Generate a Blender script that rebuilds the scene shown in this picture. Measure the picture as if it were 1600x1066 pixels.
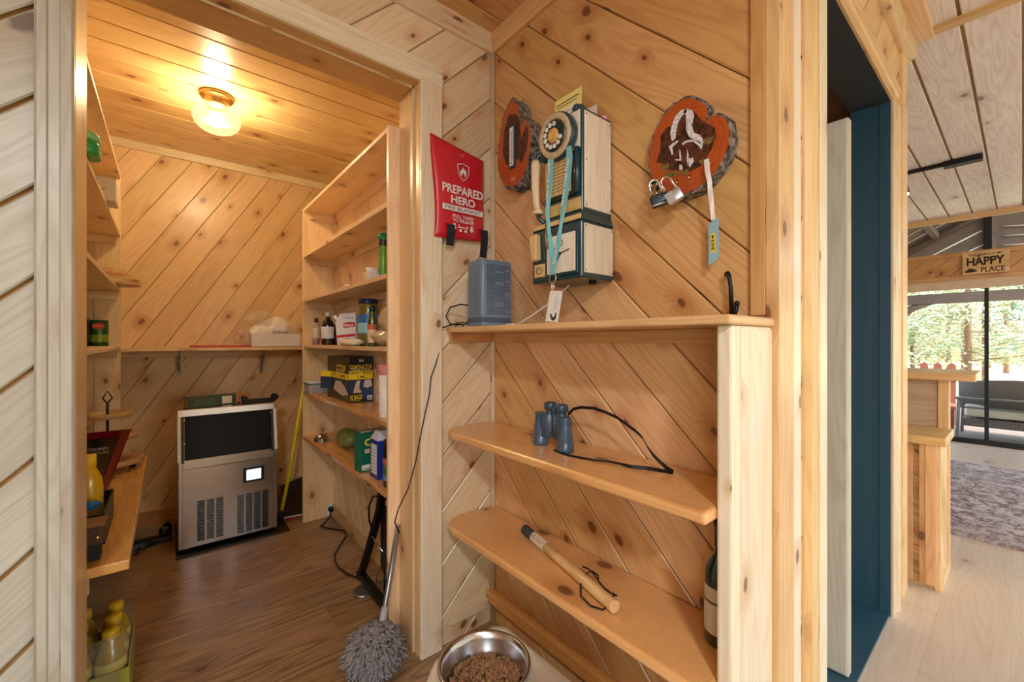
import bpy, bmesh, math, random
from mathutils import Vector, Matrix, Euler
R = random.Random(7)
scene = bpy.context.scene
for o in list(bpy.data.objects): bpy.data.objects.remove(o)
COL = scene.collection
PI = math.pi

# ------------------------------------------------------------------ camera, sky, lights, exposure
EYE = 1.2
cam_d = bpy.data.cameras.new('camera'); cam = bpy.data.objects.new('camera', cam_d); COL.objects.link(cam)
cam_d.sensor_width = 36; cam_d.lens = 655 / 1600 * 36; cam_d.clip_start = 0.02; cam_d.clip_end = 300
cam.location = (0, 0, EYE)
cam.rotation_euler = (PI / 2, 0, -math.atan(538 / 655.0))
scene.camera = cam
scene.view_settings.view_transform = 'Standard'; scene.view_settings.look = 'None'
scene.view_settings.gamma = 1; scene.view_settings.use_curve_mapping = False
scene.view_settings.exposure = 0.17

w = bpy.data.worlds.new('sky'); scene.world = w; w.use_nodes = True
nt = w.node_tree; nt.nodes.clear()
sky = nt.nodes.new('ShaderNodeTexSky'); sky.sky_type = 'NISHITA'
sky.sun_elevation = math.radians(48); sky.sun_rotation = math.radians(200); sky.sun_disc = False
sky.air_density = 1.2; sky.dust_density = 2.5
bgn = nt.nodes.new('ShaderNodeBackground'); bgn.inputs['Strength'].default_value = 1.2
wo = nt.nodes.new('ShaderNodeOutputWorld')
nt.links.new(sky.outputs[0], bgn.inputs['Color']); nt.links.new(bgn.outputs[0], wo.inputs['Surface'])

def sun(name, rot, strength, col):
    l = bpy.data.lights.new(name, 'SUN'); l.energy = strength; l.angle = math.radians(1.5); l.color = col
    o = bpy.data.objects.new(name, l); COL.objects.link(o); o.rotation_euler = rot
def area(name, loc, rot, size, power, col, sy=None, spread=None):
    l = bpy.data.lights.new(name, 'AREA'); l.energy = power; l.color = col; l.size = size
    if sy: l.shape = 'RECTANGLE'; l.size_y = sy
    else: l.shape = 'DISK'
    if spread: l.spread = spread
    o = bpy.data.objects.new(name, l); COL.objects.link(o); o.location = loc; o.rotation_euler = rot
    return o
sun('sun', (math.radians(38), math.radians(-32), math.radians(20)), 7.0, (1.0, 0.95, 0.87))
area('hall_ceiling_lamp', (-0.66, -1.3, 2.44), (0, 0, 0), 0.26, 54, (0.96, 0.97, 1.0))
# added fill lights for daylight, sources unseen behind and beside the camera
area('rear_fill_light', (2.1, -3.9, 1.45), (PI / 2, 0, PI), 1.9, 62, (0.86, 0.94, 1.0), 1.5)
area('side_fill_light', (-1.95, -1.9, 1.5), (PI / 2, 0, -PI / 2), 1.6, 46, (0.82, 0.92, 1.0), 1.4)
area('living_room_fill_light', (5.0, -3.9, 1.45), (PI / 2, 0, PI), 2.6, 90, (0.90, 0.96, 1.0), 1.5)

# ------------------------------------------------------------------ colours and materials
def lin(r, g, b):
    f = lambda c: (c / 255 / 12.92) if c / 255 <= 0.04045 else ((c / 255 + 0.055) / 1.055) ** 2.4
    return (f(r), f(g), f(b), 1)
MATS = {}
def new_mat(name):
    m = bpy.data.materials.new(name); m.use_nodes = True; m.node_tree.nodes.clear(); MATS[name] = m
    return m, m.node_tree
class G:
    """tiny node-graph helper"""
    def __init__(s, nt): s.nt = nt
    def n(s, t, **k):
        x = s.nt.nodes.new('ShaderNode' + t)
        for a, b in k.items(): setattr(x, a, b)
        return x
    def put(s, sock, v):
        if isinstance(v, (int, float)): sock.default_value = v
        elif isinstance(v, (tuple, list)): sock.default_value = v
        else: s.nt.links.new(v, sock)
    def m(s, op, a, b=0.0, c=None, clamp=False):
        x = s.n('Math', operation=op); x.use_clamp = clamp
        s.put(x.inputs[0], a); s.put(x.inputs[1], b)
        if c is not None: s.put(x.inputs[2], c)
        return x.outputs[0]
    def mix(s, f, a, b, mode='MIX'):
        x = s.n('MixRGB', blend_type=mode); s.put(x.inputs[0], f); s.put(x.inputs[1], a); s.put(x.inputs[2], b)
        return x.outputs[0]
    def comb(s, a, b, c=0.0):
        x = s.n('CombineXYZ'); s.put(x.inputs[0], a); s.put(x.inputs[1], b); s.put(x.inputs[2], c); return x.outputs[0]
    def noise(s, vec, scale=1.0, detail=2.0, rough=0.5, dist=0.0):
        x = s.n('TexNoise'); s.put(x.inputs['Vector'], vec); x.inputs['Scale'].default_value = scale
        x.inputs['Detail'].default_value = detail; x.inputs['Roughness'].default_value = rough; x.inputs['Distortion'].default_value = dist
        return x.outputs[0]
    def step(s, v, a, b):
        x = s.n('MapRange', interpolation_type='SMOOTHSTEP'); s.put(x.inputs[0], v)
        x.inputs[1].default_value = a; x.inputs[2].default_value = b; x.inputs[3].default_value = 0; x.inputs[4].default_value = 1
        return x.outputs[0]
    def bsdf(s, color, rough=0.5, metal=0.0, coat=0.0, bump=None, bd=0.002, bs=0.3, emit=None, es=0.0, trans=0.0, alpha=None, spec=None):
        p = s.n('BsdfPrincipled'); s.put(p.inputs['Base Color'], color); s.put(p.inputs['Roughness'], rough)
        p.inputs['Metallic'].default_value = metal; p.inputs['Coat Weight'].default_value = coat; p.inputs['Coat Roughness'].default_value = 0.25
        p.inputs['Transmission Weight'].default_value = trans
        if spec is not None: p.inputs['Specular IOR Level'].default_value = spec
        if alpha is not None: s.put(p.inputs['Alpha'], alpha)
        if emit is not None: s.put(p.inputs['Emission Color'], emit); s.put(p.inputs['Emission Strength'], es)
        if bump is not None:
            b = s.n('Bump'); b.inputs['Strength'].default_value = bs; b.inputs['Distance'].default_value = bd
            s.put(b.inputs['Height'], bump); s.nt.links.new(b.outputs[0], p.inputs['Normal'])
        o = s.n('OutputMaterial'); s.nt.links.new(p.outputs[0], o.inputs[0]); return p

def plain(name, rgb, rough=0.5, metal=0.0, coat=0.0, var=0.06, scale=8.0, trans=0.0, alpha=None, emit=None, es=0.0, bump=0.0, bscale=60.0):
    if name in MATS: return MATS[name]
    m, nt = new_mat(name); g = G(nt); c = lin(*rgb)
    tc = g.n('TexCoord').outputs['Object']
    nz = g.noise(tc, scale, 4.0)
    d = tuple(x * (1 - var * 2) for x in c[:3]) + (1,); b = tuple(min(1, x * (1 + var * 2)) for x in c[:3]) + (1,)
    col = g.mix(nz, d, b)
    bp = g.noise(tc, bscale, 3.0) if bump else None
    g.bsdf(col, rough, metal, coat, bump=bp, bs=bump, emit=lin(*emit) if emit else None, es=es, trans=trans, alpha=alpha)
    return m

def pine(name, c1, c2, knot=(112, 64, 34), halo=(176, 104, 50), rough=0.36, coat=0.25, amount=0.5, ks=1.0, contrast=1.0, vary=0.30):
    """knotty pine: grain runs along U (metres), V is across the board"""
    m, nt = new_mat(name); g = G(nt)
    uv = g.n('UVMap').outputs[0]; s = g.n('SeparateXYZ'); nt.links.new(uv, s.inputs[0]); u, v = s.outputs[0], s.outputs[1]
    rnd = g.n('ObjectInfo').outputs['Random']
    vo = g.n('TexVoronoi', voronoi_dimensions='2D', feature='F1'); vo.inputs['Scale'].default_value = 1.0
    kx = g.m('MULTIPLY', u, 3.6 * ks); ky = g.m('MULTIPLY', v, 5.6 * ks)
    nt.links.new(g.comb(kx, ky), vo.inputs['Vector'])
    sc = g.n('SeparateColor'); nt.links.new(vo.outputs['Color'], sc.inputs[0])
    msk = g.m('GREATER_THAN', sc.outputs[0], 1 - amount)
    size = g.m('MULTIPLY_ADD', sc.outputs[1], 0.7, 0.45)
    wob = g.noise(g.comb(u, v), 40.0, 2.0)
    d = g.m('DIVIDE', g.m('ADD', vo.outputs['Distance'], g.m('MULTIPLY_ADD', wob, 0.05, -0.025)), size)
    e = g.m('MULTIPLY', msk, g.m('SUBTRACT', 1.0, g.step(d, 0.04, 0.42)))
    gv = g.m('ADD', v, g.m('MULTIPLY', e, 0.035))
    fine = g.noise(g.comb(g.m('MULTIPLY', u, 2.2), g.m('MULTIPLY', gv, 95.0)), 1.0, 4.0, 0.6)
    big = g.noise(g.comb(g.m('MULTIPLY', u, 0.9), g.m('MULTIPLY', gv, 9.0)), 1.0, 1.5, 0.45)
    rings = g.m('SINE', g.m('MULTIPLY', big, 85.0))
    rings = g.m('POWER', g.m('MULTIPLY_ADD', rings, 0.5, 0.5), 2.2)
    blot = g.noise(g.comb(g.m('MULTIPLY', u, 3.0), g.m('MULTIPLY', v, 9.0)), 1.0, 3.0)
    fac = g.m('ADD', g.m('MULTIPLY', g.m('SUBTRACT', fine, 0.35), 0.9 * contrast), g.m('MULTIPLY', rings, 0.33 * contrast), clamp=True)
    fac = g.m('ADD', fac, g.m('MULTIPLY', g.m('SUBTRACT', blot, 0.5), 0.7), clamp=True)
    col = g.mix(fac, lin(*c1), lin(*c2))
    col = g.mix(g.m('MULTIPLY', e, 0.55), col, lin(*halo))
    core = g.m('MULTIPLY', msk, g.m('SUBTRACT', 1.0, g.step(d, 0.055, 0.10)))
    kr = g.m('MULTIPLY_ADD', g.m('SINE', g.m('MULTIPLY', d, 190.0)), 0.18, 0.82)
    kc = g.mix(kr, tuple(x * .6 for x in lin(*knot)[:3]) + (1,), lin(*knot))
    col = g.mix(g.m('MULTIPLY', core, 0.8), col, kc)
    hs = g.n('HueSaturation'); nt.links.new(col, hs.inputs['Color'])
    g.put(hs.inputs['Value'], g.m('MULTIPLY_ADD', rnd, vary, 1.0 - vary * .55))
    g.put(hs.inputs['Saturation'], g.m('MULTIPLY_ADD', rnd, -0.16, 1.06))
    g.put(hs.inputs['Hue'], g.m('MULTIPLY_ADD', g.m('FRACT', g.m('MULTIPLY', rnd, 7.3)), 0.014, 0.499))
    rr = g.m('MULTIPLY_ADD', fine, 0.16, rough - 0.06)
    g.bsdf(hs.outputs[0], rr, coat=coat, bump=fac, bs=0.12, bd=0.0012)
    return m
PALE = pine('pine_pale', (234, 216, 184), (212, 180, 136), halo=(200, 138, 84), knot=(104, 56, 32), amount=0.46, ks=1.15)  # same pine as the amber boards, paled for the cool daylight on it
POST = pine('pine_post', (240, 230, 206), (220, 200, 166), halo=(206, 156, 104), knot=(96, 60, 46), amount=0.3, ks=1.4, vary=.12)
GREYP = pine('pine_cool_dim_light', (196, 196, 184), (166, 162, 146), halo=(166, 146, 124), knot=(104, 88, 84), amount=0.35, ks=.7, coat=.1, vary=.12)  # same pine again, greyed to carry the cool dim light on the left
AMBER = pine('pine_amber', (224, 174, 120), (192, 132, 84), halo=(170, 92, 44), knot=(96, 40, 18), amount=0.5, ks=1.05)
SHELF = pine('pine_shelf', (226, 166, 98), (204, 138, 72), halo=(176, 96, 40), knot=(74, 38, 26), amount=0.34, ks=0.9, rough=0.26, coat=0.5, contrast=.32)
PANTRY = pine('pine_pantry', (238, 206, 160), (218, 174, 124), halo=(190, 124, 70), knot=(120, 72, 42), amount=0.5, ks=1.1)
PCEIL = pine('pine_ceiling', (228, 192, 136), (206, 162, 108), halo=(160, 94, 44), amount=0.4, rough=0.24, coat=0.6)
TRIM = pine('pine_trim', (230, 192, 138), (206, 156, 102), halo=(184, 120, 70), amount=0.3, ks=1.2)
WHITEW = pine('pine_whitewashed', (238, 230, 226), (200, 180, 170), halo=(190, 164, 152), knot=(110, 82, 74), amount=0.3, ks=0.7, rough=0.45, coat=0.1, vary=0.10)
CREAM = pine('pine_cream_stain', (214, 208, 190), (186, 176, 152), halo=(180, 160, 130), knot=(80, 66, 60), amount=0.2, ks=0.6, coat=0.0, rough=0.6)
FLOORM = pine('vinyl_floor_brown', (166, 130, 96), (108, 80, 54), halo=(118, 84, 56), knot=(84, 60, 42), amount=0.16, ks=0.8, rough=0.30, coat=0.15, contrast=1.7, vary=0.18)
FLOORL = pine('vinyl_floor_pale', (222, 204, 184), (204, 184, 162), halo=(178, 152, 128), knot=(150, 122, 100), amount=0.15, ks=0.8, rough=0.32, coat=0.15, vary=0.10)  # same floor as the brown one, lightened for the brighter living room
DARKWOOD = pine('dark_beam_wood', (96, 76, 62), (56, 42, 36), halo=(60, 44, 38), knot=(30, 22, 20), amount=0.2, rough=0.6, coat=0)
DECKW = pine('deck_wood', (140, 122, 112), (96, 80, 72), halo=(96, 80, 72), knot=(60, 50, 46), amount=0.1, rough=0.6, coat=0)
GROOVE = plain('groove_backing', (184, 140, 84), 0.7)
BARK_D = plain('amber_groove', (190, 136, 88), 0.6)
TEAL = plain('teal_paint', (42, 80, 98), 0.42, var=0.05, scale=4, bump=0.05)
DKTEAL = plain('dark_slate_paint', (44, 50, 56), 0.5, var=0.05)
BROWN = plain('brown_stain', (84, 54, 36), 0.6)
BLACK = plain('black_plastic', (16, 16, 18), 0.38)
BLACKM = plain('black_metal', (18, 18, 20), 0.45, metal=0.3)
WHITE = plain('white_plastic', (235, 235, 232), 0.4, var=0.02)
STEEL = plain('stainless_steel', (204, 206, 210), 0.24, metal=1.0, var=0.04, scale=3)
CHROME = plain('chrome', (225, 228, 232), 0.14, metal=1.0, var=0.02)
BRASS = plain('brass', (236, 206, 140), 0.25, metal=1.0, var=0.03)

# ------------------------------------------------------------------ mesh helpers
W = {}
def frame(origin, U, V, N):
    U, V, N = Vector(U).normalized(), Vector(V).normalized(), Vector(N).normalized()
    m = Matrix.Identity(4)
    for i in range(3): m[i][0], m[i][1], m[i][2], m[i][3] = U[i], V[i], N[i], origin[i]
    return m
def align(p0, p1):
    d = Vector(p1) - Vector(p0); q = Vector((0, 0, 1)).rotation_difference(d.normalized())
    m = q.to_matrix().to_4x4(); m.translation = Vector(p0); return m, d.length
class MB:
    def __init__(s): s.v = []; s.f = []; s.sm = []
    def add(s, vs, fs, smooth=False, M=None):
        b = len(s.v)
        s.v += [(M @ Vector(p)) if M is not None else Vector(p) for p in vs]
        s.f += [tuple(b + i for i in f) for f in fs]; s.sm += [smooth] * len(fs); return s
    def box(s, x0, x1, y0, y1, z0, z1, M=None):
        return s.add([(x, y, z) for z in (z0, z1) for y in (y0, y1) for x in (x0, x1)],
                     [(0, 2, 3, 1), (4, 5, 7, 6), (0, 1, 5, 4), (2, 6, 7, 3), (0, 4, 6, 2), (1, 3, 7, 5)], M=M)
    def rbox(s, x0, x1, y0, y1, z0, z1, r=.01, n=4, M=None):
        """box with rounded vertical edges"""
        pts = []
        for cx, cy, a0 in ((x1 - r, y1 - r, 0), (x0 + r, y1 - r, 90), (x0 + r, y0 + r, 180), (x1 - r, y0 + r, 270)):
            for i in range(n + 1):
                a = math.radians(a0 + 90 * i / n); pts.append((cx + r * math.cos(a), cy + r * math.sin(a)))
        return s.prism(pts, z0, z1, M, True)
    def prism(s, pts, z0, z1, M=None, smooth=False):
        n = len(pts)
        vs = [(p[0], p[1], z0) for p in pts] + [(p[0], p[1], z1) for p in pts]
        s.add(vs, [tuple(range(n - 1, -1, -1)), tuple(range(n, 2 * n))], M=M)
        b = len(s.v) - 2 * n
        s.f += [(b + i, b + (i + 1) % n, b + n + (i + 1) % n, b + n + i) for i in range(n)]; s.sm += [smooth] * n
        return s
    def cyl(s, p0, p1, r0, r1=None, n=16, caps=True):
        r1 = r0 if r1 is None else r1; M, L = align(p0, p1)
        vs = [(r0 * math.cos(2 * PI * i / n), r0 * math.sin(2 * PI * i / n), 0) for i in range(n)] + [(r1 * math.cos(2 * PI * i / n), r1 * math.sin(2 * PI * i / n), L) for i in range(n)]
        s.add(vs, [(i, (i + 1) % n, n + (i + 1) % n, n + i) for i in range(n)], True, M)
        if caps:
            b = len(s.v) - 2 * n; s.f += [tuple(b + i for i in range(n - 1, -1, -1)), tuple(b + n + i for i in range(n))]; s.sm += [False] * 2
        return s
    def lathe(s, prof, c=(0, 0, 0), n=24, M=None, rib=0.0):
        vs = []
        for r, z in prof:
            for i in range(n):
                a = 2 * PI * i / n; q = r * (1 + (rib if i % 2 else -rib)); vs.append((c[0] + q * math.cos(a), c[1] + q * math.sin(a), c[2] + z))
        fs = []
        for k in range(len(prof) - 1):
            for i in range(n):
                fs.append((k * n + i, k * n + (i + 1) % n, (k + 1) * n + (i + 1) % n, (k + 1) * n + i))
        return s.add(vs, fs, True, M)
    def tube(s, pts, r, n=8, rs=None):
        pts = [Vector(p) for p in pts]; m = len(pts); vs = []
        up = None
        for k, p in enumerate(pts):
            t = (pts[min(k + 1, m - 1)] - pts[max(k - 1, 0)]).normalized()
            if up is None: up = t.orthogonal().normalized()
            up = (up - t * up.dot(t)).normalized(); sd = t.cross(up)
            q = rs[k] if rs else r
            vs += [p + (up * math.cos(2 * PI * i / n) + sd * math.sin(2 * PI * i / n)) * q for i in range(n)]
        fs = [(k * n + i, k * n + (i + 1) % n, (k + 1) * n + (i + 1) % n, (k + 1) * n + i) for k in range(m - 1) for i in range(n)]
        s.add(vs, fs, True); b = len(s.v) - m * n
        s.f += [tuple(b + i for i in range(n - 1, -1, -1)), tuple(b + (m - 1) * n + i for i in range(n))]; s.sm += [False] * 2
        return s
    def ribbon(s, pts, wv, th=0.001):
        """flat strap: pts centre line, wv width vector (one or per point), thickness th"""
        pts = [Vector(p) for p in pts]; m = len(pts)
        wvs = [Vector(x) for x in wv] if isinstance(wv[0], (tuple, list, Vector)) else [Vector(wv)] * m
        vs = []
        for k, p in enumerate(pts):
            t = (pts[min(k + 1, m - 1)] - pts[max(k - 1, 0)]).normalized(); nn = t.cross(wvs[k]).normalized() * th / 2
            h = wvs[k] / 2; vs += [p - h - nn, p + h - nn, p + h + nn, p - h + nn]
        fs = [(k * 4 + i, k * 4 + (i + 1) % 4, k * 4 + 4 + (i + 1) % 4, k * 4 + 4 + i) for k in range(m - 1) for i in range(4)]
        fs += [(0, 1, 2, 3), (m * 4 - 1, m * 4 - 2, m * 4 - 3, m * 4 - 4)]
        return s.add(vs, fs, False)
    def ball(s, c, r, n=12, k=8, sq=(1, 1, 1), M=None):
        vs = []; 
        for j in range(k + 1):
            a = PI * j / k
            for i in range(n):
                b = 2 * PI * i / n; vs.append((c[0] + sq[0] * r * math.sin(a) * math.cos(b), c[1] + sq[1] * r * math.sin(a) * math.sin(b), c[2] - sq[2] * r * math.cos(a)))
        fs = [(j * n + i, j * n + (i + 1) % n, (j + 1) * n + (i + 1) % n, (j + 1) * n + i) for j in range(k) for i in range(n)]
        return s.add(vs, fs, True, M)
    def build(s, name, mat, parent=None, grain=None, bevel=0, seg=2, local=False, uvoff=None, merge=False):
        me = bpy.data.meshes.new(name)
        Pm = W.get(parent.name, Matrix.Identity(4)) if parent else Matrix.Identity(4)
        inv = Pm.inverted()
        vs = s.v if local else [inv @ p for p in s.v]
        me.from_pydata([tuple(p) for p in vs], [], s.f); me.update()
        me.polygons.foreach_set('use_smooth', s.sm)
        if grain:
            g = Vector(grain).normalized(); uvl = me.uv_layers.new(name='UVMap')
            if not local: g = inv.to_3x3() @ g
            ou, ov = (R.uniform(0, 60), R.uniform(0, 60)) if uvoff is None else uvoff
            for p in me.polygons:
                n = p.normal; a = n.cross(g)
                if a.length < 0.3: 
                    a = g.orthogonal().normalized(); g2 = n.cross(a)
                else: a = a.normalized(); g2 = g
                for li in p.loop_indices:
                    co = me.vertices[me.loops[li].vertex_index].co
                    uvl.data[li].uv = (co.dot(g2) + ou, co.dot(a) + ov)
        if merge:
            bm = bmesh.new(); bm.from_mesh(me); bmesh.ops.remove_doubles(bm, verts=bm.verts, dist=1e-5); bmesh.ops.recalc_face_normals(bm, faces=bm.faces); bm.to_mesh(me); bm.free()
        me.materials.append(mat if not isinstance(mat, str) else MATS[mat])
        o = bpy.data.objects.new(name, me); COL.objects.link(o)
        if parent: o.parent = parent
        W[o.name] = Pm.copy()
        if bevel:
            b = o.modifiers.new('bevel', 'BEVEL'); b.width = bevel; b.segments = seg; b.limit_method = 'ANGLE'; b.angle_limit = math.radians(50)
        return o
def thing(name, label, cat, loc=(0, 0, 0), rot=0.0, group=None, kind=None):
    o = bpy.data.objects.new(name, None); COL.objects.link(o); o.location = loc; o.rotation_euler = (0, 0, rot); o.empty_display_size = 0.05
    W[o.name] = Matrix.Translation(loc) @ Matrix.Rotation(rot, 4, 'Z')
    o['label'] = label; o['category'] = cat
    if group: o['group'] = group
    if kind: o['kind'] = kind
    return o
def tag(o, label, cat, group=None):
    o['label'] = label; o['category'] = cat
    if group: o['group'] = group
    return o
def lab(o, text): o['label'] = text; return o
def struct(o): o['kind'] = 'structure'; return o
def bx(name, mat, dims, parent=None, grain=None, bevel=0, seg=2, **k): return MB().box(*dims).build(name, mat, parent, grain, bevel, seg, **k)

def text(s, M, wid, hei, mat, parent, th=0.0006, bold=0.0, name='lettering', shear=0.0):
    """flat lettering centred on the frame M (x right, y up, z out), fitted to wid x hei"""
    c = bpy.data.curves.new(name, 'FONT'); c.body = s; c.align_x = 'CENTER'; c.align_y = 'CENTER'; c.offset = bold; c.resolution_u = 3; c.shear = shear
    t = bpy.data.objects.new(name, c); COL.objects.link(t)
    dg = bpy.context.evaluated_depsgraph_get(); dg.update()
    me = bpy.data.meshes.new_from_object(t.evaluated_get(dg)); bpy.data.objects.remove(t); bpy.data.curves.remove(c)
    xs = [v.co.x for v in me.vertices]; ys = [v.co.y for v in me.vertices]
    x0, x1, y0, y1 = min(xs), max(xs), min(ys), max(ys); sx = wid / (x1 - x0); sy = hei / (y1 - y0)
    mb = MB(); n = len(me.vertices)
    vs = [((v.co.x - (x0 + x1) / 2) * sx, (v.co.y - (y0 + y1) / 2) * sy, th) for v in me.vertices]
    mb.add(vs, [tuple(p.vertices) for p in me.polygons], M=M)
    bpy.data.meshes.remove(me)
    return mb.build(name, mat, parent)

# ------------------------------------------------------------------ plank cladding
def clip(poly, a, b, c):
    """keep a*x+b*y<=c"""
    out = []
    for i in range(len(poly)):
        p, q = poly[i], poly[(i + 1) % len(poly)]
        dp, dq = a * p[0] + b * p[1] - c, a * q[0] + b * q[1] - c
        if dp <= 0: out.append(p)
        if dp * dq < 0: t = dp / (dp - dq); out.append((p[0] + t * (q[0] - p[0]), p[1] + t * (q[1] - p[1])))
    return out
def planks(parent, origin, U, V, N, rects, ang, pitch, off, mat, depth=0.014, bev=0.004, gap=0.0012, name='plank', breaks=None, bd=.0035):
    """boards at angle ang (deg) in the plane U,V; one object per board, clipped to the union of rects; off = offset of first joint"""
    th = math.radians(ang); d = (math.cos(th), math.sin(th)); nrm = (-d[1], d[0])
    M = frame(origin, U, V, N)
    cs = [(x, y) for r in rects for x in (r[0], r[1]) for y in (r[2], r[3])]
    smin = min(c[0] * nrm[0] + c[1] * nrm[1] for c in cs); smax = max(c[0] * nrm[0] + c[1] * nrm[1] for c in cs)
    k = math.floor((smin - off) / pitch); out = []
    while off + k * pitch < smax:
        s0, s1 = off + k * pitch + gap, off + (k + 1) * pitch - gap; k += 1
        tcs = [c[0] * d[0] + c[1] * d[1] for c in cs]; t0, t1 = min(tcs), max(tcs)
        segs = [(t0, t1)]
        if breaks:
            segs = []; t = t0 - R.uniform(0, breaks)
            while t < t1: segs.append((t + 0.0008, t + breaks - 0.0008)); t += breaks
        for ta, tb in segs:
            mb = MB()
            for r in rects:
                for a, b, kind in ((s0, s0 + bev, 1), (s0 + bev, s1 - bev, 0), (s1 - bev, s1, 2)):
                    poly = [(r[0], r[2]), (r[1], r[2]), (r[1], r[3]), (r[0], r[3])]
                    poly = clip(poly, nrm[0], nrm[1], b); poly = clip(poly, -nrm[0], -nrm[1], -a) if poly else poly
                    poly = clip(poly, d[0], d[1], tb) if poly else poly
                    poly = clip(poly, -d[0], -d[1], -ta) if poly else poly
                    if len(poly) < 3: continue
                    ar = sum(poly[i][0] * poly[(i + 1) % len(poly)][1] - poly[(i + 1) % len(poly)][0] * poly[i][1] for i in range(len(poly)))
                    if abs(ar) < 2e-5 and kind == 0: continue
                    vs = []
                    for p in poly:
                        s_ = p[0] * nrm[0] + p[1] * nrm[1]
                        z = depth if kind == 0 else depth - bd * (1 - ((s_ - s0) / bev if kind == 1 else (s1 - s_) / bev))
                        vs.append((p[0], p[1], max(0.0003, z)))
                    mb.add(vs, [tuple(range(len(vs)))], M=M)
            if mb.f:
                g = M.to_3x3() @ Vector((d[0], d[1], 0))
                out.append(mb.build(name, mat, parent, grain=g))
    return out
def profile_board(mb, pts, p0, p1, wdir, ndir):
    """sweep a 2-D profile (w,n) from p0 to p1"""
    p0, p1, wd, nd = Vector(p0), Vector(p1), Vector(wdir), Vector(ndir); n = len(pts)
    a = [p0 + wd * q[0] + nd * q[1] for q in pts]; b = [p1 + wd * q[0] + nd * q[1] for q in pts]
    mb.add(a + b, [(i, (i + 1) % n, n + (i + 1) % n, n + i) for i in range(n)] + [tuple(range(n - 1, -1, -1)), tuple(range(n, 2 * n))])
    return mb
# ================================================================== THE SETTING
X1, YD, YS, YB, XP = 1.085, 1.45, 0.367, 3.65, 0.885      # telephone wall, door wall, corner, pantry back, pantry right
HC, LC = 2.49, 2.69                                       # hall/pantry ceiling, living ceiling
D = 0.014
zz = Vector((0, 0, 1))
# ---- floors
fl = struct(bx('floor', FLOORM, (-2.0, 1.16, -4.0, 4.0, -0.06, -0.006)))
planks(fl, (0, 0, -0.006), (1, 0, 0), (0, 1, 0), (0, 0, 1), [(-0.6, 1.09, 0.9, 3.66)], 0, 0.178, 0.03, FLOORM, 0.006, 0.0012, 0.0002, 'floor_plank', breaks=1.22, bd=.0006)
fl2 = struct(bx('floor', FLOORL, (1.16, 7.3, -4.0, 4.0, -0.06, -0.006)))
planks(fl2, (0, 0, -0.006), (1, 0, 0), (0, 1, 0), (0, 0, 1), [(1.16, 7.25, -1.3, 1.6)], 0, 0.21, 0.03, FLOORL, 0.006, 0.001, 0.00015, 'floor_plank', breaks=1.5, bd=.0004)
# ---- pantry shell
wb = struct(bx('wall_back', GROOVE, (-0.6, 1.1, YB + D, YB + 0.12, 0, 2.6)))
planks(wb, (0, YB + D, 0), (1, 0, 0), (0, 0, 1), (0, -1, 0), [(-0.45, X1 + .01, 0.0, HC)], 58.5, 0.135, 0.487, PANTRY, D, 0.003, 0.0007)
wl = struct(bx('wall_left', GROOVE, (-0.58, -0.44 - D, 1.605, YB + .1, 0, 2.6)))
planks(wl, (-0.44 - D, 0, 0), (0, 1, 0), (0, 0, 1), (1, 0, 0), [(1.605, YB, 0.0, HC)], 45, 0.1485, 0.0, PANTRY, D, 0.003, 0.0007)
wr = struct(bx('wall_right', GROOVE, (X1 + D, X1 + .115, 1.605, YB + .1, 0, 2.6)))
planks(wr, (X1 + D, 0, 0), (0, -1, 0), (0, 0, 1), (-1, 0, 0), [(-YB, -1.605, 0.0, HC)], 135, 0.1488, -.11, PANTRY, D, 0.003, 0.0007)
pc = struct(bx('ceiling', GROOVE, (-0.6, 1.2, 1.5, YB + .1, HC + D, HC + .1)))
planks(pc, (0, 0, HC + D), (1, 0, 0), (0, -1, 0), (0, 0, -1), [(-0.45, X1 + .01, -YB, -1.605)], 0, 0.149, -2.203, PCEIL, D, 0.005, 0.001)
# ---- door wall (between hall and pantry)
DX0, DX1, DH = -0.172, 0.736, 2.182
dw = MB(); dw.box(-2.0, DX0, YD + D, 1.605, 0, 2.6); dw.box(DX1, 1.2, YD + D, 1.605, 0, 2.6); dw.box(DX0, DX1, YD + D, 1.605, DH, 2.6)
dwo = struct(dw.build('wall_door', GROOVE))
planks(dwo, (0, YD + D, 0), (1, 0, 0), (0, 0, 1), (0, -1, 0), [(DX1, X1 + D, 0, DH), (-0.3, X1 + D, DH, HC + .02)], 45, 0.1485, -0.067, PALE, D, 0.004, 0.0012)
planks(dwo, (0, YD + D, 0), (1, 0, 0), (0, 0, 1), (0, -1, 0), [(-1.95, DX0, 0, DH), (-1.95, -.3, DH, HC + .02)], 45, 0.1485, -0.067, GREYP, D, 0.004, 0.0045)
# ---- telephone wall
tw = MB(); tw.box(X1 + D, 1.2, YS + .01, 1.605, 0, 2.75)
two = struct(tw.build('wall_telephone', BARK_D))
planks(two, (X1 + D, 0, 0), (0, -1, 0), (0, 0, 1), (-1, 0, 0), [(-YD, -YS, 0, LC)], 135, 0.1488, -0.1085, AMBER, D, 0.004, 0.0012)
# ---- bathroom-door wall
BX0, BX1, BH = 1.433, 2.43, 2.245
bw = MB(); bw.box(X1 + .02, BX0, YS + D, 0.50, 0, 2.75); bw.box(BX1, 2.754, YS + D, 0.50, 0, 2.75); bw.box(BX0, BX1, YS + D, 0.50, BH, 2.75)
bwo = struct(bw.build('wall_hall', GROOVE))
planks(bwo, (0, YS + D, 0), (1, 0, 0), (0, 0, 1), (0, -1, 0), [(1.2, BX0, 0, BH), (BX1, 2.754, 0, BH), (1.2, 2.754, BH, LC)], 45, 0.1485, 0.02, TRIM, D, 0.004, 0.0012)
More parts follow.
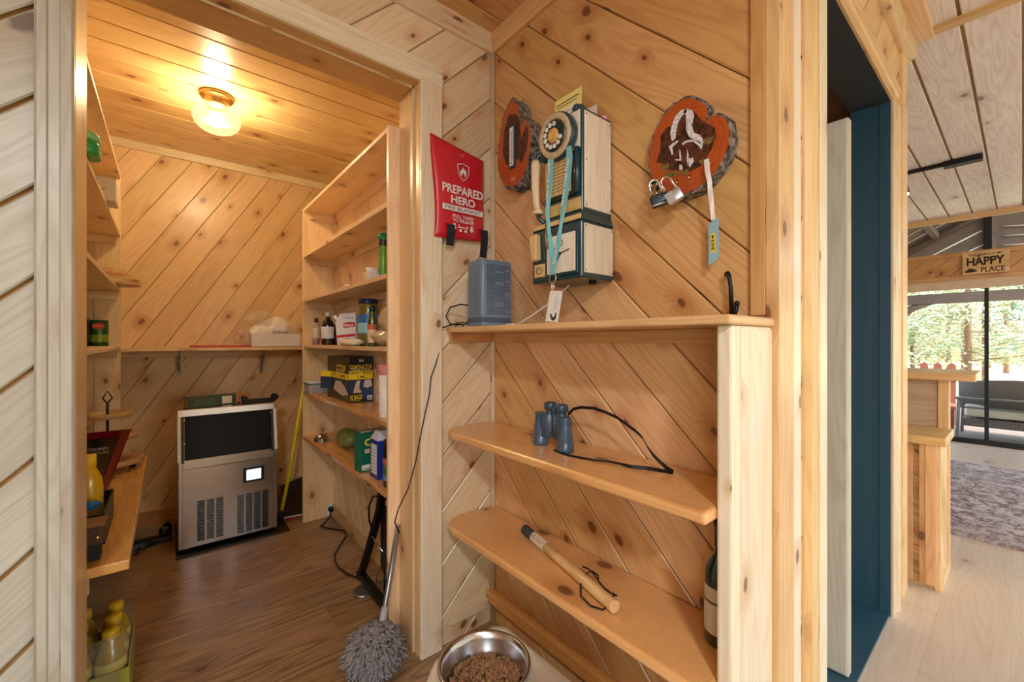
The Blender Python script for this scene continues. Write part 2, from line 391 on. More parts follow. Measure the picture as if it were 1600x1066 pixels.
# ---- rest of the enclosure
struct(bx('wall_far_left', TRIM, (-2.1, -2.0, -4.0, 1.6, 0, 2.75), grain=(0, 1, 0)))
sw = MB(); sw.box(-2.1, 7.4, -4.1, -4.0, 0, .7); sw.box(-2.1, 7.4, -4.1, -4.0, 2.2, 2.8)
for q0, q1 in ((-2.1, 1.2), (3.1, 3.7), (6.3, 7.4)): sw.box(q0, q1, -4.1, -4.0, .7, 2.2)
rearw = struct(sw.build('wall_rear', TRIM, grain=(1, 0, 0)))
struct(bx('wall_room_end', TRIM, (1.2, 7.4, 4.0, 4.1, 0, 2.75), grain=(1, 0, 0)))
struct(bx('wall_bathroom', CREAM, (1.2, 2.754, 2.1, 2.2, 0, 2.75), grain=(0, 0, 1)))
struct(bx('wall_bathroom_side', TRIM, (2.66, 2.754, 0.5, 4.0, 0, 2.75), grain=(0, 0, 1)))
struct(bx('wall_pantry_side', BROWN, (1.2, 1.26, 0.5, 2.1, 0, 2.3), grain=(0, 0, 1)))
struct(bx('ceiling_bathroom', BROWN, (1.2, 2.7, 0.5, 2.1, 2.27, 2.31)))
hc = struct(bx('ceiling_hall', GROOVE, (-2.0, X1 + .05, -4.0, 1.6, HC + D, HC + .1)))
planks(hc, (0, 0, HC + D), (1, 0, 0), (0, -1, 0), (0, 0, -1), [(-1.9, X1, -YD, 3.9)], 0, 0.149, -1.335, AMBER, D, 0.005, 0.001)
lc = struct(bx('ceiling_living', GROOVE, (X1 + .05, 7.4, -4.0, 4.1, LC + .012, LC + .1)))
planks(lc, (0, 0, LC + .012), (1, 0, 0), (0, -1, 0), (0, 0, -1), [(X1 + .05, 7.25, -1.7, 4.0)], 0, 0.187, 0.004, WHITEW, 0.012, 0.004, 0.006)
struct(bx('trim_ceiling_drop', TRIM, (X1, X1 + .05, -4, YS, HC, LC + .03), grain=(0, 1, 0)))

# ---- trims: casings, jambs, crown, corner bead
CAS = [(0, 0), (0, .014), (.006, .020), (.030, .022), (.034, .016), (.058, .016), (.062, .022), (.082, .022), (.09, .012), (.09, 0)]
def casing(name, mat, p0, p1, wd, nd, wid=0.09, prof=CAS):
    mb = MB(); profile_board(mb, [(a * wid / .09, b) for a, b in prof], p0, p1, wd, nd)
    return struct(mb.build(name, mat, None, grain=Vector(p1) - Vector(p0)))
FL = [(0, 0), (0, .015), (.004, .019), (.086, .019), (.09, .015), (.09, 0)]
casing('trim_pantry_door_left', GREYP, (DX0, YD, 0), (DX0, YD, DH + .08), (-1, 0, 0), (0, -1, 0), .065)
casing('trim_pantry_door_right', POST, (DX1, YD, 0), (DX1, YD, DH + .0), (1, 0, 0), (0, -1, 0), .091, FL)
casing('trim_pantry_door_head', POST, (-.237, YD, DH), (DX1 + .091, YD, DH), (0, 0, 1), (0, -1, 0), .083)
def jamb(name, mat, d, g):
    return struct(bx(name, mat, d, None, g, 0.002))
jamb('trim_pantry_jamb_left', TRIM, (DX0 - .018, DX0 + .001, YD - .004, 1.625, 0, DH), zz)
jamb('trim_pantry_jamb_right', TRIM, (DX1 - .001, DX1 + .018, YD - .004, 1.625, 0, DH), zz)
jamb('trim_pantry_jamb_head', TRIM, (DX0, DX1, YD - .004, 1.625, DH - .001, DH + .018), (1, 0, 0))
mb = MB(); mb.box(DX1 - .008, DX1, 1.49, 1.494, 0, DH); mb.box(DX0, DX1, 1.49, 1.494, DH - .008, DH)
struct(mb.build('trim_pantry_jamb_bead', PALE, None, grain=zz))
CR = [(0, 0), (0, .014), (.010, .020), (.022, .024), (.034, .036), (.046, .040), (.06, .040), (.06, 0)]
casing('trim_crown_door_wall', PALE, (-2, YD, HC - .06), (X1, YD, HC - .06), zz, (0, -1, 0), .09, CR)
casing('trim_crown_telephone_wall', AMBER, (X1, YS, HC - .06), (X1, YD, HC - .06), zz, (-1, 0, 0), .09, CR)
casing('trim_crown_pantry_back', PALE, (-.45, YB, HC - .05), (X1, YB, HC - .05), zz, (0, -1, 0), .075, [(0, 0), (0, .016), (.06, .02), (.06, 0)])
mb = MB(); mb.cyl((X1 - .006, YD - .006, 0), (X1 - .006, YD - .006, HC - .05), .0125, n=10)
struct(mb.build('trim_corner_bead', PALE, None, grain=zz))
# corner boards and casings around the bathroom door
jamb('trim_corner_outer', TRIM, (X1 - .012, 1.168, YS - .018, YS + .012, 0, LC), zz)
jamb('trim_corner_inner', POST, (1.168, 1.237, YS - .012, YS, 0, LC), zz)
jamb('trim_corner_edge', AMBER, (X1 - .013, X1, YS + .012, YS + .045, 1.26, HC - .06), zz)
CB = [(0, 0), (0, .012), (.045, .012), (.050, .018), (.072, .024), (.083, .022), (.09, .014), (.09, 0)]
casing('trim_bathroom_door_left', POST, (BX0, YS, 0), (BX0, YS, BH + .06), (-1, 0, 0), (0, -1, 0), .062, FL)
casing('trim_bathroom_door_outer', TRIM, (BX0 - .062, YS, 0), (BX0 - .062, YS, BH + .06), (-1, 0, 0), (0, -1, 0), .085, [(0, 0), (0, .012), (.02, .022), (.05, .026), (.08, .020), (.09, .006), (.09, 0)])
casing('trim_bathroom_door_right', PALE, (BX1, YS, 0), (BX1, YS, BH), (1, 0, 0), (0, -1, 0), .12, CB)
casing('trim_bathroom_door_head', TRIM, (BX0 - .1, YS, BH), (BX1 + .1, YS, BH), zz, (0, -1, 0), .09, CB)
jamb('trim_wall_end', TRIM, (2.66, 2.77, YS - .014, YS + .15, 0, LC), zz)
mb = MB(); mb.cyl((1.1, YS - .012, LC - .10), (2.78, YS - .012, LC - .10), .038, n=12)
struct(mb.build('trim_log_crown', TRIM, None, grain=(1, 0, 0)))
jamb('trim_ceiling_strip', TRIM, (1.1, 2.85, YS - .10, YS - .0, LC - .03, LC + .002), (1, 0, 0))
jamb('trim_ceiling_batten', TRIM, (2.80, 2.85, -3.9, 0.9, LC - .022, LC + .002), (0, 1, 0))
# blue-painted jamb with its stop
mb = MB(); mb.box(BX1 - .002, BX1 + .02, YS - .004, 0.50, 0, BH); mb.box(BX0 - .02, BX0 + .002, YS - .004, 0.5, 0, BH)
mb.box(BX1 - .014, BX1, .43, .50, 0, BH); mb.box(BX1 - .007, BX1, .395, .40, 0, BH)
struct(mb.build('trim_bathroom_jamb', TEAL))
mb = MB(); mb.box(BX0, BX1, YS - .004, .5, BH - .002, BH + .02); struct(mb.build('trim_bathroom_jamb_head', DKTEAL))
mb = MB(); mb.box(BX0, BX1, YS, .62, 0, .012); struct(mb.build('trim_threshold', TEAL))
# pale inner door leaf standing open inside that doorway
dl = struct(bx('door_1', CREAM, (1.85, 1.89, .388, 1.15, .013, 1.99), None, zz, .004))
for i in range(3): bx('plank', CREAM, (1.846, 1.85, .392 + i * .25, .636 + i * .25, .02, 1.985), dl, zz, .002)
# baseboards and cleats
jamb('baseboard_pantry_back', TRIM, (-.44, X1, YB - .014, YB, 0, .085), (1, 0, 0))
jamb('baseboard_pantry_right', TRIM, (XP - .015, XP, 1.66, 3.0, 0, .085), (0, 1, 0))
jamb('baseboard_door_wall', PALE, (.86, X1 - .04, YD - .022, YD, .075, .115), (1, 0, 0))
jamb('baseboard_telephone_wall', SHELF, (X1 - .038, X1, YS + .04, YD, .095, .14), (0, 1, 0))

# ================================================================== WINDOW WALL OF THE LIVING ROOM
XW = 7.25
ww = MB(); ww.box(XW, XW + .12, 1.75, 4.0, 0, LC); ww.box(XW, XW + .12, -4.0, -2.6, 0, LC); ww.box(XW + .014, XW + .12, -2.6, 1.75, 1.92, 2.24); ww.box(XW, XW + .12, -2.6, 1.75, 2.655, 2.8)
wwo = struct(ww.build('wall_window', GROOVE))
planks(wwo, (XW + .014, 0, 0), (0, -1, 0), (0, 0, 1), (-1, 0, 0), [(-1.75, 2.6, 1.92, 2.24)], 45, 0.149, 0.0, AMBER, D, 0.004, 0.001)
jamb('trim_band_top', AMBER, (XW - .02, XW, -2.6, 1.75, 2.20, 2.25), (0, 1, 0))
jamb('trim_band_bottom', AMBER, (XW - .02, XW, -2.6, 1.75, 1.915, 1.965), (0, 1, 0))
jamb('trim_window_top', TRIM, (XW - .02, XW, -2.6, 1.75, 2.62, LC), (0, 1, 0))
GLASS, ntg = new_mat('window_glass'); g = G(ntg)
tr = g.n('BsdfTransparent'); tr.inputs[0].default_value = (.95, .97, .97, 1); gl = g.n('BsdfGlossy'); gl.inputs['Roughness'].default_value = .02
fr = g.n('Fresnel'); fr.inputs[0].default_value = 1.35; mx = g.n('MixShader'); ntg.links.new(g.m('MULTIPLY', fr.outputs[0], .45), mx.inputs[0]); ntg.links.new(tr.outputs[0], mx.inputs[1]); ntg.links.new(gl.outputs[0], mx.inputs[2])
oo = g.n('OutputMaterial'); ntg.links.new(mx.outputs[0], oo.inputs[0])
for q0, q1 in ((1.2, 3.1), (3.7, 6.3)): bx('pane', GLASS, (q0, q1, -4.055, -4.05, .7, 2.2), rearw)
fb = MB()
for a, b in ((1.71, 1.75), (.245, .278), (-1.1, -1.06), (-2.6, -2.56)): fb.box(XW + .03, XW + .08, a, b, .0, 1.92)
fb.box(XW + .02, XW + .09, -2.6, 1.75, -.01, .055); fb.box(XW + .03, XW + .08, -2.6, 1.75, 1.86, 1.92)
s1 = struct(fb.build('door_2', BLACK))
for i, (a, b) in enumerate(((.278, 1.71), (-1.06, .245), (-2.56, -1.1))): lab(bx('pane', GLASS, (XW + .05, XW + .055, a, b, .055, 1.86), s1), 'clear sliding door glass')
fu = MB()
for a, b in ((1.71, 1.75), (.22, .285), (-1.1, -1.04), (-2.6, -2.56)): fu.box(XW + .02, XW + .09, a, b, 2.24, 2.66)
s2 = struct(fu.build('window_1', BLACK))
for a, b in ((.285, 1.71), (-1.04, .22), (-2.56, -1.1)): bx('pane', GLASS, (XW + .05, XW + .055, a, b, 2.24, 2.66), s2)
sh = thing('roller_shade', 'pale beige rolled-up shade cassette above the sliding glass door', 'shade', (XW - .04, 0, 1.86))
mb = MB(); mb.rbox(XW - .085, XW - .002, -2.55, 1.7, 1.81, 1.915, .02); mb.build('cassette', plain('shade_beige', (226, 204, 178), .6), sh, bevel=.01)
# sign HAPPY PLACE
sg = thing('wooden_sign', 'small slatted wooden sign reading THE CABIN IS MY HAPPY PLACE above the sliding door', 'sign', (XW - .03, .27, 1.96))
for i in range(4):
    z0 = 1.972 + i * .0645; bx('slat', TRIM, (XW - .038, XW - .021, .088, .448, z0, z0 + .063), sg, (0, 1, 0), .002)
INK = plain('sign_ink', (52, 34, 24), .7, var=.02)
Ms = lambda y, z: frame((XW - .038, y, z), (0, -1, 0), (0, 0, 1), (-1, 0, 0))
text('THE CABIN IS MY', Ms(.268, 2.195), .27, .028, INK, sg, bold=.01)
text('HAPPY', Ms(.268, 2.118), .29, .095, INK, sg, bold=.035)
text('PLACE', Ms(.212, 2.018), .18, .06, INK, sg, bold=.02)
mb = MB(); Mx = Ms(.385, 2.018)
mb.prism([(-.055, -.012), (-.02, .012), (0, .02), (.03, .012), (.06, -.012), (.02, -.022), (-.03, -.022)], 0, .0008, Mx); mb.prism([(-.016, .015), (-.016, .032), (-.008, .032), (-.008, .017)], 0, .0008, Mx); mb.prism([(.006, .015), (.006, .03), (.013, .03), (.013, .015)], 0, .0008, Mx)
mb.build('cabin_emblem', INK, sg)

# ---- track light
tl = thing('track_light', 'black ceiling track light with one lit spot near the window wall', 'lamp', (5.0, .4, LC))
lab(bx('track', BLACKM, (5.0, 5.035, .2, 1.6, LC - .03, LC + .001), tl, bevel=.003), 'black track rail')
bx('feed_box', BLACKM, (4.97, 5.065, .2, .42, LC - .045, LC - .0), tl, bevel=.004)
mb = MB(); mb.cyl((5.02, .68, LC - .03), (5.02, .68, LC - .09), .012); mb.cyl((5.02, .68, LC - .08), (5.0, .66, LC - .20), .035, .038); spb = mb.build('spot_head', BLACKM, tl)
mb = MB(); mb.cyl((5.0, .66, LC - .199), (4.999, .659, LC - .208), .033); mb.build('bulb', plain('spot_glow', (255, 220, 170), emit=(255, 214, 160), es=12), tl)

# ================================================================== LIVING ROOM THINGS
# peninsula
pn = thing('peninsula_counter', 'two-level pine bar counter with raised top and dark-grained boards beyond the hall wall', 'counter', (3.0, .25, 0))
bx('cabinet_body', AMBER, (2.86, 3.16, .262, 2.3, .0, .70), pn, zz)
lab(bx('kick_shadow', BROWN, (2.852, 2.86, .40, 2.3, .0, .10), pn), 'dark strip for the toe kick shadow')  # brown strip stands in for the shade under the cabinet
xs = 2.85
BSTR = pine('pine_dark_streak', (206, 150, 92), (124, 78, 44), halo=(120, 70, 40), knot=(70, 40, 26), amount=.9, contrast=1.6)
OLDW = pine('old_barn_board', (190, 164, 130), (150, 120, 90), halo=(120, 92, 66), knot=(64, 52, 44), amount=.45, ks=.45, coat=0, rough=.6)
bx('board', AMBER, (xs - .012, xs, .262, .30, .02, .70), pn, zz, .002)
bx('board', AMBER, (xs - .008, xs, .300, .322, .02, .70), pn, zz, .002)
lab(bx('board', BSTR, (xs - .004, xs + .006, .322, .343, .02, .70), pn, (0, 1, .4), .001), 'dark streaked board')
bx('board', AMBER, (xs - .008, xs, .343, .372, .02, .70), pn, zz, .002)
cdoor = bx('door', BROWN, (xs - .004, xs + .002, .378, .80, .12, .69), pn, zz, .002)
bx('door_panel', AMBER, (xs - .010, xs - .004, .386, .79, .13, .68), cdoor, zz, .003)
planks(pn, (0, .262, 0), (1, 0, 0), (0, 0, 1), (0, -1, 0), [(2.875, 3.15, .05, .70)], 128, .10, .02, TRIM, .012, .003, .001)
mb = MB(); mb.box(2.845, 2.872, .246, .268, 0, .70); mb.box(2.87, 3.17, .240, .262, 0, .05); mb.build('corner_post', TRIM, pn, zz, .002)
bx('lower_top', TRIM, (2.815, 3.17, .225, 2.3, .70, .742), pn, (0, 1, 0), .006)
bx('back_panel', OLDW, (3.16, 3.18, .28, 2.3, .742, .995), pn, (0, 1, 0), .002)
bx('post', TRIM, (3.15, 3.21, .242, .285, 0, .995), pn, zz, .003)
bx('bar_top', TRIM, (3.09, 3.52, .145, 2.3, .995, 1.036), pn, (0, 1, 0), .006)
# dark rounded chair back above the bar
cb = thing('lounge_chair', 'brown chair back with curved dark trim showing above the bar top', 'chair', (5.3, .9, 0))
mb = MB(); prf = [(.45, .55), (.45, .80), (.52, .855), (.64, .90), (.80, .93), (1.0, .945), (1.2, .945), (1.4, .9), (1.4, .55)]
mb.prism(prf, 0, .07, frame((5.32, 0, 0), (0, 1, 0), (0, 0, 1), (1, 0, 0))); mb.build('backrest', plain('brown_leather', (118, 72, 38), .5), cb)
mb = MB(); mb.tube([(5.34, a, b + .012) for a, b in prf[1:-1]], .028); mb.build('trim_rail', plain('dark_trim', (52, 54, 60), .5), cb)
mb = MB(); mb.box(5.32, 5.9, .5, 1.36, .3, .55); mb.build('seat', MATS['brown_leather'], cb, bevel=.04)
for a in (.54, 1.3):
    for b in (5.36, 5.85): bx('leg', MATS['dark_trim'], (b - .03, b + .03, a - .03, a + .03, 0.011, .3), cb)
# rug
RUG, ntg = new_mat('distressed_rug'); g = G(ntg); tc = g.n('TexCoord').outputs['Object']
a = g.noise(tc, 9.0, 6.0, .7, 1.4); b_ = g.noise(tc, 60.0, 4.0, .7); c_ = g.noise(tc, 2.2, 4.0, .6, .6)
f1 = g.step(g.m('ADD', g.m('MULTIPLY', a, .6), g.m('MULTIPLY', b_, .4)), .44, .56)
f2 = g.step(c_, .40, .62)
cc = g.mix(f1, lin(116, 98, 102), lin(208, 200, 194)); cc = g.mix(g.m('MULTIPLY', f2, .35), cc, lin(150, 132, 132)); g.bsdf(cc, .95, bump=b_, bs=.3, bd=.003)
rg = bx('area_rug', RUG, (3.76, 6.05, -2.0, 1.1, .001, .010)); tag(rg, 'faded grey and plum oriental rug on the pale living room floor', 'rug')

# ================================================================== OUTDOORS
gm, ntg = new_mat('ground_dirt'); g = G(ntg); tc = g.n('TexCoord').outputs['Object']
g.bsdf(g.mix(g.noise(tc, .8, 6.0), lin(196, 176, 140), lin(150, 146, 100)), .95)
gr = bx('ground', gm, (7.45, 80, -60, 60, -.75, -.7)); gr['kind'] = 'structure'
dk = struct(MB().box(7.38, 11.2, -5, 5, -.3, -.1).build('deck', DARKWOOD))
planks(dk, (0, 0, -.1), (0, 1, 0), (-1, 0, 0), (0, 0, 1), [(-1.8, 2.6, -11.2, -7.38)], 0, .14, 0, DECKW, .03, .003, .003, 'deck_board')
pr_ = thing('porch_roof', 'dark timber porch roof with pale bars for lit gaps seen through the upper window', 'roof', (9, 0, 2.9))
mb = MB(); zr = lambda y: 2.95 + (1.41 - y) * .55
mb.add([(7.6, 1.55, zr(1.55)), (11, 1.55, zr(1.55)), (11, -2.5, zr(-2.5)), (7.6, -2.5, zr(-2.5)), (7.6, 1.55, zr(1.55) + .05), (11, 1.55, zr(1.55) + .05), (11, -2.5, zr(-2.5) + .05), (7.6, -2.5, zr(-2.5) + .05)], [(0, 1, 2, 3), (7, 6, 5, 4), (0, 4, 5, 1), (1, 5, 6, 2), (2, 6, 7, 3), (3, 7, 4, 0)])
mb.build('roof_deck', DARKWOOD, pr_, (0, 1, -.5))
mb = MB(); mb.add([(10.96, 1.5, 2.3), (10.96, -2.5, 2.3), (10.96, -2.5, zr(-2.5)), (10.96, 1.5, zr(1.5)), (11.0, 1.5, 2.3), (11.0, -2.5, 2.3), (11.0, -2.5, zr(-2.5)), (11.0, 1.5, zr(1.5))], [(0, 1, 2, 3), (7, 6, 5, 4), (0, 4, 5, 1), (1, 5, 6, 2), (2, 6, 7, 3), (3, 7, 4, 0)])
mb.build('gable_panel', DARKWOOD, pr_, (0, 1, 0))
LB = plain('pale_gap_bar', (214, 200, 186), .6)  # pale bars stand in for light between the roof slats
for i, xx in enumerate((7.9, 8.4, 8.9, 9.4, 9.9, 10.4)):
    mb = MB(); mb.tube([(xx, 1.5, zr(1.5) - .015), (xx, -2.4, zr(-2.4) - .015)], .014, 4); mb.build('gap_bar', LB, pr_)
for i, (ya, za, yb, zb_) in enumerate(((1.35, 2.62, .45, 3.12), (1.0, 2.56, .42, 2.88), (.75, 2.5, .42, 2.68), (.2, 3.14, -.5, 3.06), (.2, 2.98, -.5, 2.92), (.2, 2.82, -.5, 2.77), (.2, 2.66, -.5, 2.62))):
    mb = MB(); mb.tube([(10.94, ya, za), (10.94, yb, zb_)], .014, 4); mb.build('gap_bar', LB, pr_)
for yy in (.35, -.7):
    mb = MB(); mb.box(10.86, 10.95, yy - .06, yy + .06, 2.3, 3.4); mb.build('post', DARKWOOD, pr_, zz)
for yy in (1.0, .45, -.1, -.65):
    mb = MB(); mb.box(7.6, 11, yy - .04, yy + .04, zr(yy) - .12, zr(yy) - .01); mb.build('purlin', DARKWOOD, pr_, (1, 0, 0))
mb = MB(); mb.tube([(10.9, 1.8, zr(1.8) - .06), (10.9, -2.5, zr(-2.5) - .06)], .10, 4); mb.build('rafter', DARKWOOD, pr_, (0, 1, -.5))
mb = MB(); mb.box(10.45, 10.6, -5, 5, 1.86, 2.03); mb.build('beam', DARKWOOD, pr_, (0, 1, 0))
mb = MB(); mb.tube([(10.52, 1.62, 1.2), (10.52, 1.5, 1.55), (10.52, 1.3, 1.78), (10.52, 1.0, 1.92)], .06, 8); mb.build('brace', DARKWOOD, pr_, zz)
mb = MB(); mb.box(10.45, 10.6, 1.6, 1.75, -.1, 2.95); mb.build('post', DARKWOOD, pr_, zz)
# loveseat
WICK, ntg = new_mat('grey_wicker'); g = G(ntg); s = g.n('SeparateXYZ'); ntg.links.new(g.n('TexCoord').outputs['Object'], s.inputs[0])
wv = g.m('MULTIPLY', g.m('SINE', g.m('MULTIPLY', s.outputs[1], 220.0)), g.m('SINE', g.m('MULTIPLY', s.outputs[2], 260.0)))
g.bsdf(g.mix(g.m('MULTIPLY_ADD', wv, .5, .5), lin(70, 66, 62), lin(146, 138, 128)), .6, bump=wv, bs=.6, bd=.004)
LG = plain('grey_frame', (132, 132, 130), .5)
def loveseat(name, label, cx, cy):
    t = thing(name, label, 'sofa', (cx, cy, -.07))
    n = 14; pts = []
    mb = MB(); vs = []; fs = []
    for i in range(n + 1):
        a = -1 + 2 * i / n; y = cy + a * .62; x = cx + .14 * a * a * a * a + .05 * a * a
        for z, k in ((.34, .02), (.52, -.01), (.72 - .05 * a * a, -.06)):
            vs.append((x + k, y, z))
    vs += [(p[0] + .03, p[1], p[2]) for p in vs]; o = (n + 1) * 3
    for i in range(n):
        for k in range(2):
            q = i * 3 + k; fs += [(q, q + 1, q + 4, q + 3), (o + q, o + q + 3, o + q + 4, o + q + 1)]
        fs += [(i * 3 + 2, o + i * 3 + 2, o + i * 3 + 5, i * 3 + 5), (i * 3, i * 3 + 3, o + i * 3 + 3, o + i * 3)]
    mb.add(vs, fs, True); mb.build('backrest', WICK, t)
    mb = MB(); mb.rbox(cx + .05, cx + .7, cy - .56, cy + .56, .22, .38, .05); mb.build('cushion', plain('cream_cushion', (224, 216, 196), .8), t, bevel=.03)
    mb = MB(); mb.box(cx + .04, cx + .7, cy - .58, cy + .58, .10, .20); mb.build('skirt', WICK, t)
    mb = MB(); mb.tube([(cx - .02, cy - .64, .46), (cx - .03, cy, .47), (cx - .02, cy + .64, .46)], .016); mb.tube([(cx, cy - .6, .345), (cx, cy + .6, .345)], .012); mb.build('frame', LG, t)
    for sx in (0, .66):
        for sy in (-.62, .62):
            mb = MB(); mb.cyl((cx + sx, cy + sy, -.07), (cx + sx, cy + sy * .98, .48), .018, n=8); mb.build('leg', LG, t)
    return t
loveseat('wicker_loveseat', 'grey wicker loveseat with cream cushion standing on the deck, its back to the glass', 7.98, -.08)
ad = thing('slatted_chair', 'outdoor chair with three rounded brown back slats beyond the bar top', 'chair', (9.2, .75, -.07))
RB = plain('red_brown_slat', (150, 92, 72), .6)
for i in range(3):
    mb = MB(); yc = .98 - i * .15; mb.prism([(-.042, 0), (.042, 0), (.048, .55), (.04, .62), (.0, .65), (-.04, .62), (-.048, .55)], 0, .025, frame((9.2, yc, .22), (0, -1, 0), (0, 0, 1), (-1, 0, 0))); mb.build('slat', RB, ad)
mb = MB(); mb.box(9.16, 9.19, .62, 1.04, .6, .66); mb.box(8.7, 9.2, .6, 1.06, .22, .26)
for a in (.62, 1.02):
    mb.box(8.72, 8.76, a, a + .04, -.07, .26); mb.box(9.14, 9.18, a, a + .04, -.07, .26)
mb.build('seat_frame', RB, ad)
# trees
LEAF = []
for i, c in enumerate(((176, 188, 150), (204, 208, 172), (148, 168, 134))):
    m, ntg = new_mat('needle_green_%d' % i); g = G(ntg); p = g.bsdf(g.mix(g.noise(g.n('TexCoord').outputs['Object'], 3.0, 3.0), lin(*[int(q * .85) for q in c]), lin(*c)), .8); LEAF.append(m)
TRK = plain('pine_trunk', (132, 104, 84), .9, scale=20)
def tree(x, y, h, r, kind):
    lb = ['tall pine tree with pale green foliage beyond the porch', 'slender pine tree with yellow-green foliage beyond the porch', 'bushy dark green pine tree beyond the porch'][kind]
    t = thing('pine_tree', lb, 'tree', (x, y, -.7), group='pine trees in the yard: ' + ['pale', 'yellow-green', 'dark'][kind])
    mb = MB(); mb.tube([(x, y, -.7), (x + .05, y, h * .5), (x, y + .05, h)], r, 8, rs=[r * .55, r * .45, r * .2])
    brs = []
    for k in range(26):
        z = .6 + (h - 1) * R.random(); a = R.uniform(0, 2 * PI); L = R.uniform(.8, 2.2) * (1 - .5 * z / h)
        e = (x + L * math.cos(a), y + L * math.sin(a), z + R.uniform(-.2, .4)); brs.append(((x, y, z), e)); mb.tube([(x, y, z), e], .02, 4)
    mb.build('trunk', TRK, t, merge=False)
    f = MB(); vs = []; fs = []
    for b0, b1 in brs:
        for q in range(170):
            u = R.uniform(.25, 1.1); c = Vector(b0).lerp(Vector(b1), u) + Vector((R.gauss(0, .25), R.gauss(0, .25), R.gauss(0, .18)))
            d1 = Vector((R.gauss(0, 1), R.gauss(0, 1), R.gauss(0, .6))).normalized() * R.uniform(.05, .13); d2 = d1.cross(Vector((R.gauss(0, 1), R.gauss(0, 1), R.gauss(0, 1)))).normalized() * .018
            n0 = len(vs); vs += [c - d1 - d2, c + d1, c - d1 + d2, c + d2 * 2.5]; fs += [(n0, n0 + 1, n0 + 2), (n0, n0 + 3, n0 + 1)]
    f.add(vs, fs, False); fo = f.build('foliage', LEAF[kind], t); fo['kind'] = 'stuff'
k = 0
for x, y, h, r in ((19, 2.3, 9, .13), (17, .95, 9, .14), (22, -1.2, 10, .17), (26, 3.6, 10, .18), (24, .9, 10, .16), (14.5, -1.4, 7, .10), (30, 1.8, 12, .2), (31, -1.0, 12, .2), (21, 3.9, 8, .14), (34, 4.6, 12, .2), (27, -3, 11, .18), (38, .6, 13, .22), (36, 2.8, 13, .22), (17, 3.2, 7, .11), (40, -3.5, 13, .2), (18, -3.4, 8, .14), (44, 5, 14, .2), (45, 1.5, 14, .2), (33, 7, 12, .2), (25, 6, 10, .18)):
    tree(x, y, h, r, k % 3); k += 1
cbn = thing('neighbour_cabin', 'tan cabin with brown roof far behind the trees', 'building', (55, 3, -.7))
mb = MB(); mb.box(55, 60, -4, 7, -.7, 1.2); mb.build('wall', plain('cabin_tan', (204, 150, 104), .8), cbn)
mb = MB(); mb.add([(54.5, -5, 1.2), (54.5, 8, 1.2), (57.5, 8, 2.8), (57.5, -5, 2.8), (60.5, -5, 1.2), (60.5, 8, 1.2)], [(0, 1, 2, 3), (3, 2, 5, 4), (0, 3, 4), (1, 5, 2)]); mb.build('roof', plain('cabin_roof', (130, 96, 76), .8), cbn)
# ================================================================== BUILT-IN SHELVING
HS = [2.07, 1.765, 1.475, 1.175, 0.868, 0.574]
su = thing('pantry_shelf_unit', 'tall pine shelving of six shelves along the wall facing the pantry desk', 'shelves', (.79, 2.3, 0))
for h in HS:
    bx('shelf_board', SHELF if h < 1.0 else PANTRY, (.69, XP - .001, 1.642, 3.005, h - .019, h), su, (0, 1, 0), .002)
    mb = MB(); mb.add([(.705, 2.985, h - .019), (XP, 2.985, h - .019), (XP, 2.985, h - .062), (.73, 2.985, h - .062), (.705, 3.005, h - .019), (XP, 3.005, h - .019), (XP, 3.005, h - .062), (.73, 3.005, h - .062)], [(0, 1, 2, 3), (7, 6, 5, 4), (0, 4, 5, 1), (1, 5, 6, 2), (2, 6, 7, 3), (3, 7, 4, 0)])
    mb.build('cleat', PANTRY, su, (1, 0, 0))
    bx('wall_cleat', PANTRY, (XP - .02, XP, 1.642, 2.985, h - .060, h - .019), su, (0, 1, 0), .002)
bx('side_panel', PANTRY, (.688, XP - .001, 3.005, 3.024, 0, 2.07), su, zz, .002)
bx('side_panel', PANTRY, (.688, XP - .001, 1.622, 1.642, 0, 2.075), su, zz, .002)
bx('back_panel', PANTRY, (XP + .001, XP + .008, 1.64, 3.02, 0, 2.07), su, zz)
planks(su, (XP + .001, 0, 0), (0, -1, 0), (0, 0, 1), (-1, 0, 0), [(-3.005, -1.642, 0.0, 2.05)], 118, 0.125, -.11, PANTRY, .0022, .002, .0008, bd=.002)
sl = thing('desk_shelf_unit', 'pine shelving with four upper shelves above a low deep desk board', 'shelves', (-.32, 2.3, 0))
for h in HS[:4]:
    bx('shelf_board', PANTRY, (-.439, -.19, 1.64, 3.005, h - .019, h), sl, (0, 1, 0), .002)
    bx('cleat', PANTRY, (-.42, -.205, 2.985, 3.005, h - .062, h - .019), sl, (1, 0, 0), .002)
for i, (a, b) in enumerate(((-.439, -.36), (-.36, -.29), (-.29, -.19))):
    bx('side_panel', PANTRY, (a, b - .001, 3.005, 3.024, .59, 2.07), sl, zz, .002)
bx('side_panel', PANTRY, (-.439, -.19, 1.625, 1.64, .9, 2.07), sl, zz, .002)
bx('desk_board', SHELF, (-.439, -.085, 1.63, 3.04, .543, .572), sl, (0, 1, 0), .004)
bx('support', PANTRY, (-.40, -.175, 1.70, 1.72, .47, .543), sl, (1, 0, 0), .002)
bx('support', PANTRY, (-.42, -.20, 2.98, 3.0, 0, .543), sl, zz, .002)
XQ = X1
ws = thing('back_wall_shelf', 'long single pine shelf across the pantry back wall above the ice machine', 'shelf', (.2, 3.5, 1.15))
bx('shelf_board', PANTRY, (-.44, X1 - .001, 3.42, YB, 1.135, 1.157), ws, (1, 0, 0), .002)
bx('cleat', PANTRY, (-.44, X1 - .001, YB - .02, YB, 1.095, 1.135), ws, (1, 0, 0), .002)
GREYM = plain('grey_bracket_metal', (150, 142, 136), .45, metal=.5)
